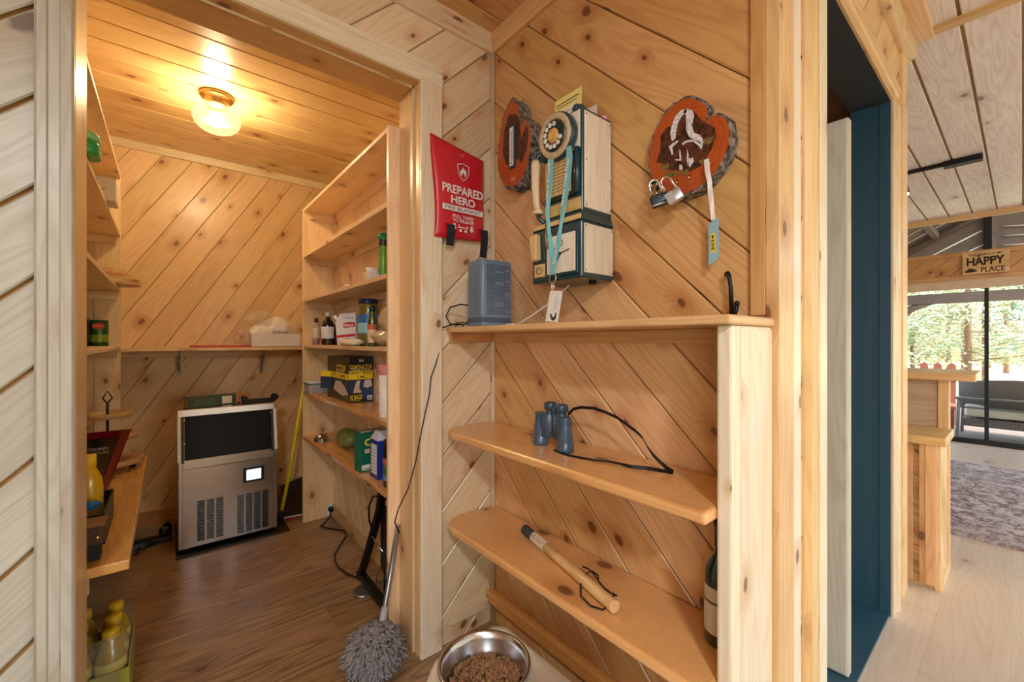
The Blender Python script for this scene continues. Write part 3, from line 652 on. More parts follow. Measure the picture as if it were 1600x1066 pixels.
for xx in (.06, .545):
    mb = MB(); mb.box(xx - .012, xx + .012, YB - .008, YB - .001, .96, 1.135); mb.box(xx - .012, xx + .012, 3.46, YB, 1.127, 1.135)
    mb.add([(xx - .003, 3.50, 1.127), (xx + .003, 3.50, 1.127), (xx + .003, YB - .004, .985), (xx - .003, YB - .004, .985), (xx - .003, 3.53, 1.127), (xx + .003, 3.53, 1.127), (xx + .003, YB - .004, 1.02), (xx - .003, YB - .004, 1.02)], [(0, 1, 2, 3), (7, 6, 5, 4), (0, 4, 5, 1), (1, 5, 6, 2), (2, 6, 7, 3), (3, 7, 4, 0)])
    mb.build('bracket', GREYM, ws)

# alcove shelves under the telephone
al = thing('alcove_shelf_unit', 'three-shelf pine unit with pale end post below the wall telephone', 'shelves', (.97, .9, 0))
def board(name, pts, z0, z1, mat, g=(0, 1, 0), bev=.006, par=al):
    mb = MB(); mb.prism(pts, z0, z1); return mb.build(name, mat, par, g, bev, 3)
def shelf_pts(xf, y0, y1, cut=.03, xe=None):
    return [(X1 - .001, y0), (X1 - .001, y1), (xf + cut * .6, y1), (xf + cut * .1, y1 - cut * .5), (xf, y1 - cut), (xf, y0)]
board('shelf_board', shelf_pts(.845, .36, YD - .003, .02) , 1.233, 1.253, TRIM)
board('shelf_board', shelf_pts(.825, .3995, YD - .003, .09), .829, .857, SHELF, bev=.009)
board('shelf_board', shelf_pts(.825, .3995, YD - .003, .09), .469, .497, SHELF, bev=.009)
bx('end_post', POST, (.870, X1 - .002, .367, .399, 0.0, 1.233), al, zz, .006)
bx('end_post_panel', POST, (.905, X1 - .016, .3635, .368, 0.0, 1.225), al, zz, .001)
bx('wall_cleat', AMBER, (X1 - .019, X1 - .0005, .40, YD - .003, 1.194, 1.2325), al, (0, 1, 0), .002)
bx('end_cleat', AMBER, (.865, X1 - .02, YD - .019, YD - .0005, 1.194, 1.2325), al, (1, 0, 0), .002)

# ================================================================== CEILING LAMP
lp = thing('flush_ceiling_lamp', 'lit brass and ribbed glass globe lamp on the pantry ceiling', 'lamp', (.2, 2.69, HC))
mb = MB(); mb.lathe([(.001, 0), (.076, 0), (.078, -.010), (.072, -.018), (.056, -.022), (.052, -.045), (.050, -.062), (.001, -.062)], (.2, 2.69, HC), 32); mb.build('canopy', BRASS, lp)
GL, ntg = new_mat('ribbed_lit_glass'); g = G(ntg)
tr = g.n('BsdfTransparent'); tr.inputs[0].default_value = (1, .95, .86, 1); gl = g.n('BsdfGlossy'); gl.inputs['Roughness'].default_value = .15
em = g.n('Emission'); em.inputs[0].default_value = lin(255, 226, 170); em.inputs[1].default_value = .8
a1 = g.n('AddShader'); ntg.links.new(gl.outputs[0], a1.inputs[0]); ntg.links.new(em.outputs[0], a1.inputs[1])
mx = g.n('MixShader'); mx.inputs[0].default_value = .5; ntg.links.new(tr.outputs[0], mx.inputs[1]); ntg.links.new(a1.outputs[0], mx.inputs[2])
oo = g.n('OutputMaterial'); ntg.links.new(mx.outputs[0], oo.inputs[0])
mb = MB(); mb.lathe([(.052, -.055), (.072, -.066), (.096, -.085), (.107, -.108), (.107, -.128), (.096, -.155), (.075, -.176), (.045, -.190), (.001, -.196)], (.2, 2.69, HC), 72, rib=.012); lab(mb.build('globe', GL, lp), 'ribbed clear glass globe')
mb = MB(); mb.ball((.2, 2.69, HC - .125), .036, 16, 10); mb.build('bulb', plain('bulb_glow', (255, 222, 160), emit=(255, 230, 188), es=570, var=0), lp)

# ================================================================== ICE MACHINE
im = thing('ice_machine', 'stainless steel ice machine with black door, small lit display and two louvre grilles', 'ice machine', (.29, 3.2, .02))
x0, x1, y0, y1 = .045, .535, 2.985, 3.43
mb = MB(); mb.add([(x0, y0 + .02, .02), (x1, y0 + .02, .02), (x1, y1, .02), (x0, y1, .02), (x0, y0 + .02, .52), (x1, y0 + .02, .52), (x0, y0 + .075, .80), (x1, y0 + .075, .80), (x1, y1, .80), (x0, y1, .80)],
    [(3, 2, 1, 0), (0, 1, 5, 4), (4, 5, 7, 6), (6, 7, 8, 9), (0, 4, 6, 9, 3), (1, 2, 8, 7, 5), (2, 3, 9, 8)])
mb.build('cabinet', STEEL, im, bevel=.003)
def tilt(x_, u_, v):   # point on the sloping upper front: u along x, v 0..1 up
    return (x_, y0 - .005 + v * .06, .52 + v * .285)
fm = MB()
def slab(mb, xa, xb, va, vb, th=.02):
    p = [tilt(xa, 0, va), tilt(xb, 0, va), tilt(xb, 0, vb), tilt(xa, 0, vb)]; q = [(a, b + th, c) for a, b, c in p]
    mb.add(p + q, [(0, 1, 2, 3), (7, 6, 5, 4), (0, 4, 5, 1), (1, 5, 6, 2), (2, 6, 7, 3), (3, 7, 4, 0)])
mb = MB(); slab(mb, x0 - .004, x1 - .004, .86, 1.0, .05); mb.build('hood_lip', STEEL, im, bevel=.003)
for xa, xb in ((x0 - .004, x0 + .012), (x1 - .016, x1 + .002)):
    mb = MB(); slab(mb, xa, xb, 0, .87, .06); lab(mb.build('side_rail', WHITE, im, bevel=.002), 'pale side rail')
plain('dark_glass_panel', (14, 14, 14), .42).node_tree.nodes['Principled BSDF'].inputs['Specular IOR Level'].default_value = .15
mb = MB(); slab(mb, x0 + .03, x1 - .035, .02, .86, .018); door = mb.build('door', plain('dark_glass_panel', (14, 14, 14), .42), im, bevel=.003)
for xa, xb in ((x0 + .014, x0 + .028), (x1 - .033, x1 - .018)):
    mb = MB(); slab(mb, xa, xb, -.03, .86, .012); rail = mb.build('door_rail', BLACK, im, bevel=.002)
for xa in (x0 + .028, x1 - .031):
    for v in (.35, .8):
        p = tilt(xa, 0, v); mb = MB(); mb.cyl((p[0], p[1] - .004, p[2]), (p[0], p[1] + .006, p[2]), .004, n=8); mb.build('screw', CHROME, door)
mb = MB(); mb.add([(x0 + .02, y0 - .001, .475), (x1 - .02, y0 - .001, .475), (x1 - .02, y0 - .0005, .53), (x0 + .02, y0 - .0005, .53), (x0 + .02, y0 + .02, .475), (x1 - .02, y0 + .02, .475), (x1 - .02, y0 + .02, .53), (x0 + .02, y0 + .02, .53)], [(0, 1, 2, 3), (7, 6, 5, 4), (0, 4, 5, 1), (1, 5, 6, 2), (2, 6, 7, 3), (3, 7, 4, 0)])
mb.build('front_ledge', STEEL, im, bevel=.002)
# front panel, gently bowed so it picks up a curved highlight
mb = MB(); vs = []; n = 16
for j in range(2):
    for i in range(n + 1):
        t = i / n; vs.append((x0 + .02 + t * (x1 - x0 - .04), y0 + .004 - .006 * math.sin(PI * t), .035 + j * .437))
mb.add(vs, [(i, i + 1, n + 2 + i, n + 1 + i) for i in range(n)], True)
fp = mb.build('front_panel', STEEL, im)
mb = MB(); mb.box(x0 + .02, x1 - .02, y0 + .004, y0 + .02, .03, .474); mb.build('panel_edge', STEEL, im)
mb = MB(); mb.box(x1 - .016, x1 - .002, y0 + .0, y0 + .02, .025, .50); mb.build('side_strip', STEEL, im, bevel=.002)
ds = bx('display_frame', BLACK, (.352, .462, y0 - .010, y0 + .004, .343, .433), im, bevel=.003)
lab(bx('screen', plain('lcd_glow', (225, 235, 255), emit=(215, 228, 255), es=1.5, var=0), (.368, .444, y0 - .0115, y0 - .009, .357, .419), ds), 'lit white screen')
def grille(nm, ga, gb, za, zb, cols, rows):
    mb = MB()
    for c in range(cols):
        for r in range(rows):
            cw = (gb - ga) / cols; xa = ga + c * cw + .004; xb = xa + cw - .009; z = za + (zb - za) * (r + .2) / rows
            mb.box(xa, xb, y0 - .0068, y0 - .001, z, z + (zb - za) / rows * .55)
    o = mb.build('louvre_slots', BLACK, im); o['kind'] = 'stuff'; return o
grille('l', .126, .258, .056, .288, 3, 19); grille('r', .318, .490, .046, .276, 4, 19)
for fx in (x0 + .04, x1 - .04):
    for fy in (y0 + .05, y1 - .04):
        mb = MB(); mb.cyl((fx, fy, 0.004), (fx, fy, .021), .02, n=10); mb.build('foot', BLACK, im)
tag(bx('rubber_mat', BLACK, (.035, .60, 2.935, 3.5, 0.0005, .004), bevel=0), 'thin black rubber mat under the ice machine', 'mat')
# things on the machine
gb_ = thing('green_ammunition_box', 'long narrow green and tan carton with a white sticker on top of the ice machine', 'box', (.235, 3.2, .80), rot=.30)
GRN = plain('olive_card', (62, 80, 62), .6); TAN = plain('kraft_card', (178, 124, 72), .7); STK = plain('sticker_white', (224, 220, 196), .6)
bx('carton', GRN, (-.16, .10, -.03, .03, .001, .062), gb_, local=True, bevel=.001)
bx('carton_end', TAN, (.10, .185, -.03, .03, .001, .064), gb_, local=True, bevel=.001)
bx('end_flap', TAN, (-.1615, -.16, -.026, .026, .006, .056), gb_, local=True)
bx('sticker', STK, (.02, .075, -.0312, -.03, .008, .054), gb_, local=True)
mb = MB(); 
for i in range(5): mb.box(-.13, -.01, -.0306, -.03, .012 + i * .009, .014 + i * .009)
mb.build('print_lines', plain('faded_print', (120, 134, 112), .6), gb_, local=True)
mb = MB(); mb.prism([(-.03, 0), (-.01, .008), (0, .012), (.01, .008), (.03, 0), (.01, -.004), (0, -.010), (-.01, -.004)], 0, .0006, frame((.143, -.0302, .032), (1, 0, 0), (0, 0, 1), (0, -1, 0))); mb.build('emblem', plain('emblem_ink', (90, 60, 40), .6), gb_, local=True)
bt = thing('black_latch_bar', 'black metal bar with two knobs lying on the right end of the ice machine top', 'tool', (.46, 3.15, .80))
mb = MB(); mb.box(.36, .55, 3.12, 3.15, .802, .828); mb.build('bar', BLACKM, bt, bevel=.004)
for xx, r in ((.375, .016), (.545, .02)):
    mb = MB(); mb.cyl((xx, 3.10, .835), (xx, 3.16, .835), r, n=12); mb.build('knob', BLACKM, bt, bevel=.003)
mb = MB(); mb.tube([(.35, 3.13, .806), (.338, 3.12, .81), (.345, 3.11, .82)], .004); mb.build('hook', BLACKM, bt)

# ================================================================== ALCOVE: TELEPHONE AND SLICES
TP = plain('telephone_teal', (18, 62, 72), .28, coat=.4); TPW = pine('telephone_oak', (240, 232, 214), (218, 204, 182), halo=(196, 176, 146), amount=0.0, coat=.1, contrast=1.1)
TPG = pine('telephone_gold_oak', (222, 186, 126), (190, 148, 92), halo=(190, 148, 92), amount=0.0, coat=.1)
ph = thing('wall_telephone', 'antique-style teal and pale oak wall telephone with rotary dial and small clock', 'telephone', (X1, .92, 1.39))
XF = .945
up = bx('upper_case', TP, (XF, X1 - .001, .824, .985, 1.585, 1.895), ph, bevel=.005, seg=3)
lo = bx('lower_case', TP, (XF - .012, X1 - .001, .816, 1.030, 1.387, 1.557), ph, bevel=.006, seg=3)
mb = MB(); mb.add([(XF - .012, .816, 1.557), (XF - .012, 1.030, 1.557), (X1 - .001, 1.030, 1.557), (X1 - .001, .816, 1.557), (XF, .826, 1.588), (XF, .983, 1.588), (X1 - .001, .983, 1.588), (X1 - .001, .826, 1.588)],
    [(3, 2, 1, 0), (4, 5, 6, 7), (0, 1, 5, 4), (1, 2, 6, 5), (2, 3, 7, 6), (3, 0, 4, 7)]); mb.build('shoulder', TP, ph, bevel=.002)
lab(bx('side_panel', TPW, (XF + .008, X1 - .008, .8205, .825, 1.597, 1.885), ph, zz, .002), 'pale oak side panel')
lab(bx('side_panel', TPW, (XF - .002, X1 - .008, .8125, .817, 1.402, 1.548), ph, zz, .002), 'pale oak side panel')
for a, b, c in ((XF + .014, .8203, 1.875), (XF + .014, .8203, 1.74), (X1 - .014, .8203, 1.875), (X1 - .014, .8203, 1.70), (X1 - .014, .8203, 1.605), (XF + .014, .8203, 1.605), (XF + .004, .8123, 1.54), (X1 - .014, .8123, 1.54), (XF + .004, .8123, 1.41), (X1 - .014, .8123, 1.41)):
    mb = MB(); mb.cyl((a, b + .002, c), (a, b - .0012, c), .0022, n=8); mb.build('pin', BLACK, ph)
bx('front_panel_top', TPW, (XF - .003, XF + .001, .832, .978, 1.775, 1.888), ph, (0, 1, 0), .001)
bx('front_recess', plain('recess_black', (20, 26, 26), .4), (XF - .006, XF + .001, .850, .976, 1.638, 1.772), ph, bevel=.002)
nb = bx('notice_card', TPG, (XF - .009, XF - .006, .862, .972, 1.652, 1.768), ph, zz, .001)
mb = MB()
for i in range(9): mb.box(XF - .0094, XF - .009, .875 + (i * 37 % 11) * .001, .962, 1.664 + i * .0105, 1.6655 + i * .0105)
mb.build('print_lines', INK, nb)
mb = MB(); mb.cyl((XF - .008, .838, 1.64), (XF - .008, .838, 1.775), .009, n=10); mb.build('corner_column', TP, ph)
bx('front_panel', TPG, (XF - .004, XF + .001, .828, .980, 1.592, 1.628), ph, (0, 1, 0), .001)
bx('front_strip', TPG, (XF - .014, XF - .008, .820, 1.022, 1.560, 1.575), ph, (0, 1, 0), .001)
ck = bx('clock_frame', TP, (XF - .020, XF - .010, .826, .958, 1.400, 1.532), ph, bevel=.003)
bx('clock_face', TPW, (XF - .023, XF - .019, .833, .950, 1.408, 1.524), ck, zz, .001)
mb = MB(); c = (XF - .024, .892, 1.466)
mb.tube([c, (c[0], c[1] - .038, c[2] + .008)], .0016, 6); mb.tube([c, (c[0], c[1] + .012, c[2] - .020)], .002, 6); mb.cyl((c[0] + .001, c[1], c[2]), (c[0] - .002, c[1], c[2]), .005, n=10); mb.build('clock_hands', BLACK, ck)
mb = MB(); mb.tube([(c[0], c[1] + .012 * math.cos(a / 12 * 2 * PI), c[2] + .032 + .009 * math.sin(a / 12 * 2 * PI)) for a in range(13)], .0009, 4); mb.build('clock_emblem', BLACK, ck)
text('T', frame((XF - .0232, .892, 1.498), (0, -1, 0), zz, (-1, 0, 0)), .008, .009, BLACK, ck)
bg = bx('badge_plate', TPG, (XF - .0155, XF - .012, .968, 1.016, 1.406, 1.448), ph, zz, .001)
mb = MB(); mb.tube([(XF - .0162, .992 + .014 * math.cos(a / 12 * 2 * PI), 1.427 + .011 * math.sin(a / 12 * 2 * PI)) for a in range(13)], .0011, 4); mb.build('emblem', BLACK, bg)
text('T', frame((XF - .0158, .992, 1.427), (0, -1, 0), zz, (-1, 0, 0)), .009, .012, BLACK, bg)
# rotary dial
dc = Vector((XF - .005, .906, 1.828)); ax = Vector((-1, -.02, -.10)).normalized()
sd = Vector((0, -1, 0)); upv = sd.cross(ax) * -1; upv = ax.cross(sd); Md = frame(dc, sd, upv, ax)
mb = MB(); mb.lathe([(.001, 0), (.070, 0), (.072, .014), (.069, .026), (.064, .030), (.001, .030)], n=40, M=Md); dl_ = mb.build('dial_body', TP, ph)
mb = MB(); mb.lathe([(.047, .0305), (.047, .033), (.064, .032), (.066, .029)], n=40, M=Md); mb.build('dial_ring', plain('dial_ring_beige', (196, 176, 140), .4), dl_)
mb = MB(); mb.lathe([(.001, .034), (.044, .036), (.047, .032)], n=40, M=Md); mb.build('finger_wheel', plain('dark_teal_wheel', (20, 44, 46), .25, coat=.4), dl_)
mb = MB(); mb.lathe([(.001, .039), (.020, .038), (.022, .035)], n=24, M=Md); lab(mb.build('dial_centre', plain('dial_gold', (214, 168, 92), .35), dl_), 'golden centre disc')
for i in range(10):
    a = math.radians(75 + i * 29); q = Md @ Vector((.033 * math.cos(a), .033 * math.sin(a), .036)); q2 = Md @ Vector((.033 * math.cos(a), .033 * math.sin(a), .0385))
    mb = MB(); mb.cyl(q, q2, .0068, n=12); hb = mb.build('finger_hole', WHITE, dl_)
    text('1234567890'[i], Md @ Matrix.Translation((.033 * math.cos(a), .033 * math.sin(a), .0387)), .0035, .0055, BLACK, dl_, name='numeral', th=.0002)
for k in range(14):
    a = 2 * PI * k / 14; text('ABCDEFGHJKLMNP'[k], Md @ Matrix.Translation((.055 * math.cos(a), .055 * math.sin(a), .0332)), .004, .005, BROWN, dl_, name='numeral', th=.0002)
mb = MB(); mb.ball((XF + .012, .842, 1.893), .017, 12, 8); mb.ball((XF + .004, .850, 1.900), .012, 10, 6); mb.build('coin_knob', TP, ph)
# handset and its holder
mb = MB(); hp = [(.925, 1.003, 1.778), (.922, 1.0, 1.77), (.918, .998, 1.70), (.920, .995, 1.64), (.924, .992, 1.618)]
mb.tube(hp, .014, 12, rs=[.015, .0155, .013, .0115, .012]); hs_ = mb.build('handset_grip', plain('cream_grip', (228, 206, 170), .4), ph)
mb = MB(); mb.lathe([(.001, 0), (.017, 0), (.019, .006), (.014, .012)], (.924, .992, 1.608), 14); mb.build('grip_collar', MATS['cream_grip'], hs_)
mb = MB(); mb.tube([(.925, 1.003, 1.778), (.93, 1.0, 1.80), (.945, .985, 1.805), (.955, .975, 1.80)], .008, 8); mb.tube([(.924, .992, 1.612), (.926, .990, 1.594), (.935, .978, 1.580), (.95, .968, 1.585)], .007, 8); mb.cyl((.945, .99, 1.78), (.945, .965, 1.82), .02, n=14); mb.build('handset_arm', TP, ph)
mb = MB(); mb.tube([(.93, .96, 1.57), (.925, .955, 1.53), (.918, .945, 1.50), (.916, .928, 1.482), (.918, .918, 1.475)], .0042, 6); mb.build('wire_hook', CHROME, ph)
mb = MB(); mb.prism([(-.020, .030), (.012, .036), (.016, -.048), (-.008, -.052)], 0, .024, frame((.932, 1.0, 1.508), (0, -1, 0), zz, (-1, 0, 0))); mb.build('coin_chute', TPG, ph, zz, .004)
mb = MB(); mb.cyl((X1 - .05, .86, 1.388), (X1 - .05, .86, 1.378), .012, n=10); mb.build('rubber_foot', BLACK, ph)
# cards tucked behind the telephone top
cd = tag(bx('yellow_card', plain('card_yellow', (240, 232, 140), .6, var=.02), (1.045, 1.047, .915, 1.036, 1.90, 2.034)), 'yellow printed card tucked upright behind the telephone top', 'card')
CDI = plain('card_ink', (140, 110, 84), .6); CDW = plain('card_white', (240, 238, 214), .6)
bx('print_panel', CDW, (1.0442, 1.045, .935, 1.018, 1.935, 1.992), cd)
mb = MB(); mb.box(1.0443, 1.0448, .925, 1.028, 2.012, 2.016); mb.box(1.0443, 1.0448, .935, 1.025, 2.002, 2.005); mb.build('print_lines', CDI, cd)
text('IRCA', frame((1.0442, .976, 1.965), (0, -1, 0), zz, (-1, 0, 0)), .064, .03, CDI, cd)
tag(bx('white_card', plain('card_plain', (222, 216, 206), .6), (1.055, 1.057, .86, .93, 1.89, 1.955)), 'pale card behind the yellow card on the telephone', 'card')
mb = MB(); mb.ball((1.06, .842, 1.900), .018, 10, 6, (.5, 1, .6)); tag(mb.build('pink_trinket', plain('pink', (236, 160, 190), .5)), 'small pink object on top of the telephone at its wall side', 'trinket')
# lanyard and tag
LAN = plain('lanyard_teal', (116, 190, 198), .55, var=.03)
ly = thing('lanyard', 'turquoise lanyard with white script hanging from the telephone dial', 'lanyard', (.93, .9, 1.8))
l1 = [(.925, .935, 1.80), (.918, .928, 1.767), (.914, .928, 1.68), (.91, .936, 1.60), (.912, .930, 1.54), (.908, .915, 1.48), (.900, .902, 1.425)]
l2 = [(.915, .850, 1.775), (.912, .845, 1.74), (.912, .852, 1.68), (.908, .862, 1.61), (.906, .872, 1.55), (.903, .884, 1.49), (.899, .897, 1.425)]
wv1 = [Vector((0, -.024, 0)), Vector((0, -.026, 0)), Vector((0, -.024, 0)), Vector((.006, -.012, 0)), Vector((.010, -.006, 0)), Vector((.008, -.012, 0)), Vector((0, -.02, 0))]
wv2 = [Vector((0, -.02, 0)), Vector((0, -.025, 0)), Vector((0, -.027, 0)), Vector((0, -.024, 0)), Vector((.008, -.005, 0)), Vector((.004, -.016, 0)), Vector((0, -.021, 0))]
mb = MB(); mb.ribbon(l1, wv1, .0012); mb.build('strap', LAN, ly)
mb = MB(); mb.ribbon(l2, wv2, .0012); mb.build('strap', LAN, ly)
def ontext(s, p0, p1, hei, mat, par, off=-.0016):
    p0, p1 = Vector(p0), Vector(p1); u = (p1 - p0).normalized(); nrm = Vector((-1, 0, 0)); v = nrm.cross(u)
    text(s, frame((p0 + p1) / 2 + Vector((off, 0, 0)), u, v, nrm), (p1 - p0).length, hei, mat, par, bold=.02, shear=.25)
ontext('Service Creek', (.911, .937, 1.61), (.913, .929, 1.755), .010, WHITE, ly)
ontext('Service Creek Pines', (.905, .866, 1.60), (.910, .847, 1.735), .012, WHITE, ly)
ontext('Service C', (.899, .895, 1.43), (.902, .886, 1.49), .012, WHITE, ly)
mb = MB(); mb.box(.8965, .9005, .889, .911, 1.40, 1.428); mb.build('crimp', LAN, ly, bevel=.001)
mb = MB(); mb.tube([(.898, .90 + .014 * math.cos(a / 14 * 2 * PI), 1.39 + .014 * math.sin(a / 14 * 2 * PI)) for a in range(15)], .0016, 6); mb.tube([(.898, .90, 1.378), (.897, .903, 1.362), (.898, .90, 1.352), (.898, .894, 1.362), (.898, .897, 1.376)], .0026, 6); mb.build('ring_clip', CHROME, ly)
tg = thing('key_tag', 'white plastic key tag hanging at the end of the lanyard', 'tag', (.9, .9, 1.3))
Mt = frame((.896, .892, 1.304), (0, -.975, -.10), (0, -.22, .975), (-1, 0, 0))
mb = MB(); mb.prism([(-.026, -.047), (.026, -.047), (.026, .040), (.020, .047), (-.026, .047)], 0, .0012, Mt); mb.build('card', WHITE, tg)
text('LINCOLN', Mt @ Matrix.Translation((.004, .010, .0008)) @ Matrix.Rotation(PI / 2, 4, 'Z'), .040, .006, plain('tag_teal', (60, 190, 190), .5), tg)
text('COUNTY', Mt @ Matrix.Translation((.013, .008, .0008)) @ Matrix.Rotation(PI / 2, 4, 'Z'), .034, .005, MATS['tag_teal'], tg)
mb = MB(); mb.prism([(-.012, -.022), (-.004, -.024), (.002, -.034), (.010, -.030), (.012, -.018), (.016, -.020), (.016, -.038), (.006, -.044), (-.004, -.038)], 0.0012, .0018, Mt); mb.build('logo', plain('logo_dark', (50, 66, 72), .5), tg)

# --- wood slices
def slice_(name, label, outline, cx, mat_face, thick, par_loc):
    t = thing(name, label, 'wood slice', par_loc)
    n = len(outline); pts = []
    for i in range(n):      # resample
        a, b = outline[i], outline[(i + 1) % n]; L = math.hypot(a[0] - b[0], a[1] - b[1]); k = max(1, int(L / .008))
        for j in range(k): pts.append((a[0] + (b[0] - a[0]) * j / k, a[1] + (b[1] - a[1]) * j / k))
    n = len(pts); c = (sum(p[0] for p in pts) / n, sum(p[1] for p in pts) / n)
    inner = [(c[0] + (p[0] - c[0]) * .955, c[1] + (p[1] - c[1]) * .955) for p in pts]
    mb = MB(); mb.prism([(-p[0], p[1]) for p in inner], 0, thick, frame((X1 - .002, 0, 0), (0, -1, 0), zz, (-1, 0, 0))); fc = mb.build('face', mat_face, t)
    mb = MB(); L = 5; vs = []
    for k in range(L + 1):
        for p in pts:
            s = 1.0 + R.uniform(-.018, .022) + .02 * math.sin(PI * k / L); x = X1 - .002 - (thick - .001) * (1 - k / L)
            vs.append((x + R.uniform(-.002, .002) * (0 < k < L), c[1] * 0 + c[0] + (p[0] - c[0]) * s, c[1] + (p[1] - c[1]) * s))
    fs = [(k * n + i, k * n + (i + 1) % n, (k + 1) * n + (i + 1) % n, (k + 1) * n + i) for k in range(L) for i in range(n)]
    b0 = len(vs); vs += [(X1 - .002 - thick + .001, p[0], p[1]) for p in inner]
    fs += [(i, b0 + i, b0 + (i + 1) % n, (i + 1) % n) for i in range(n)]
    mb.add(vs, fs, False); lab(mb.build('bark', 'bark', t), 'rough grey-brown bark rim')
    return t
BK, ntg = new_mat('bark'); g = G(ntg); tc = g.n('TexCoord').outputs['Object']; nz = g.noise(tc, 55, 6.0, .7)
g.bsdf(g.mix(g.step(nz, .35, .7), lin(44, 36, 30), lin(172, 162, 152)), .9, bump=nz, bs=.8, bd=.006)
SF, ntg = new_mat('slice_red_cedar'); g = G(ntg); tc = g.n('TexCoord').outputs['Object']; vm = g.n('VectorMath', operation='LENGTH'); ntg.links.new(tc, vm.inputs[0])
rg_ = g.m('SINE', g.m('MULTIPLY', g.m('ADD', vm.outputs['Value'], g.m('MULTIPLY', g.noise(tc, 9, 3.0), .03)), 520.0))
g.bsdf(g.mix(g.m('MULTIPLY_ADD', rg_, .14, g.m('MULTIPLY', g.noise(tc, 14, 4.0), .9)), lin(196, 92, 34), lin(150, 60, 24)), .3, coat=.5)
SK = [(0.544,1.835),(0.519,1.816),(0.502,1.795),(0.497,1.774),(0.506,1.752),(0.490,1.761),(0.478,1.762),(0.465,1.754),(0.45,1.736),(0.443,1.705),(0.445,1.674),(0.455,1.647),(0.475,1.617),(0.497,1.599),(0.53,1.584),(0.565,1.579),(0.595,1.584),(0.633,1.612),(0.66,1.653),(0.67,1.696),(0.665,1.749),(0.65,1.785),(0.627,1.818),(0.595,1.836),(0.565,1.84)]
sk = slice_('painted_wood_slice', 'notched cedar log slice painted with a skunk family, padlocks hung at its foot', SK, 0, SF, .038, (X1, .55, 1.70))
FX = X1 - .002 - .038
def paint(name, pts, mat, par, layer):
    mb = MB(); mb.prism([(-p[0], p[1]) for p in pts], 0, .0003, frame((FX - .0004 * layer, 0, 0), (0, -1, 0), zz, (-1, 0, 0))); return mb.build(name, mat, par)
PB, ntg = new_mat('paint_brown'); g = G(ntg); tc = g.n('TexCoord').outputs['Object']; g.bsdf(g.mix(g.step(g.noise(tc, 60, 5.0, .7), .35, .65), lin(40, 20, 14), lin(104, 58, 40)), .35)
PW, ntg = new_mat('paint_white_fur'); g = G(ntg); tc = g.n('TexCoord').outputs['Object']; g.bsdf(g.mix(g.step(g.noise(tc, 170, 4.0, .7), .35, .6), lin(176, 170, 170), lin(236, 236, 240)), .4)
PGY = plain('paint_moss', (120, 100, 52), .5, var=.3, scale=120)
blob = [(0.556,1.805),(0.535,1.791),(0.519,1.764),(0.502,1.747),(0.483,1.728),(0.479,1.706),(0.491,1.675),(0.507,1.656),(0.519,1.644),(0.544,1.638),(0.574,1.65),(0.598,1.658),(0.624,1.669),(0.625,1.686),(0.643,1.694),(0.63,1.724),(0.629,1.75),(0.63,1.763),(0.611,1.779),(0.598,1.777),(0.586,1.798)]
paint('painted_background', blob, PB, sk, 1)
for q in ([(0.553,1.804),(0.571,1.808),(0.586,1.798),(0.597,1.776),(0.601,1.761),(0.598,1.742),(0.595,1.735),(0.586,1.74),(0.584,1.754),(0.58,1.775),(0.569,1.791),(0.556,1.795)],
          [(0.556,1.806),(0.538,1.793),(0.535,1.777),(0.541,1.757),(0.535,1.735),(0.519,1.723),(0.51,1.706),(0.513,1.694),(0.523,1.706),(0.535,1.716),(0.55,1.732),(0.556,1.751),(0.556,1.771),(0.557,1.789),(0.565,1.8)],
          [(0.606,1.724),(0.595,1.729),(0.58,1.732),(0.577,1.728),(0.586,1.723),(0.595,1.718),(0.592,1.699),(0.597,1.699),(0.601,1.714)],
          [(0.568,1.719),(0.556,1.723),(0.538,1.718),(0.521,1.708),(0.513,1.694),(0.516,1.684),(0.523,1.697),(0.538,1.713),(0.553,1.717),(0.565,1.714)],
          [(0.55,1.673),(0.538,1.672),(0.535,1.663),(0.541,1.654),(0.547,1.649),(0.55,1.659)], [(0.575,1.665),(0.569,1.664),(0.565,1.653),(0.568,1.648),(0.575,1.653)],
          [(0.572,1.704),(0.569,1.674),(0.586,1.681),(0.587,1.684),(0.574,1.68),(0.5755,1.705)], [(.553, 1.70), (.549, 1.68), (.553, 1.655), (.5545, 1.68)]):
    paint('painted_stripe', q, PW, sk, 2)
for cy, cz, r in ((.616, 1.672, .012), (.498, 1.70, .012), (.602, 1.648, .012), (.56, 1.640, .010), (.585, 1.642, .009), (.51, 1.652, .010)):
    paint('painted_moss', [(cy + r * (1 + .5 * math.sin(3 * a)) * math.cos(a), cz + r * (1 + .4 * math.cos(2 * a)) * math.sin(a)) for a in [i * PI / 5 for i in range(10)]], PGY, sk, 3)
for cy, cz in ((.545, 1.628), (.579, 1.626), (.494, 1.648)):
    mb = MB(); mb.tube([(FX, cy, cz), (FX - .014, cy, cz - .001), (FX - .018, cy - .004, cz - .010), (FX - .013, cy - .008, cz - .012)], .0015, 6); mb.build('cup_hook', BRASS, sk)
TH = [(1.257,2.142),(1.207,2.11),(1.193,2.054),(1.173,2.01),(1.14,2.032),(1.114,2.004),(1.101,1.947),(1.12,1.875),(1.153,1.824),(1.2,1.802),(1.25,1.789),(1.302,1.813),(1.333,1.86),(1.349,1.924),(1.346,1.991),(1.325,2.061),(1.302,2.119)]
TH = [(a - .012, b - .008) for a, b in TH]
TH = [(1.245 + (a - 1.245) * (.72 if a < 1.245 else 1), b) for a, b in TH]
th_ = slice_('thermometer_wood_slice', 'cedar log slice with a long narrow thermometer, left of the telephone', TH, 0, SF, .060, (X1, 1.23, 1.96))
FX = X1 - .002 - .060
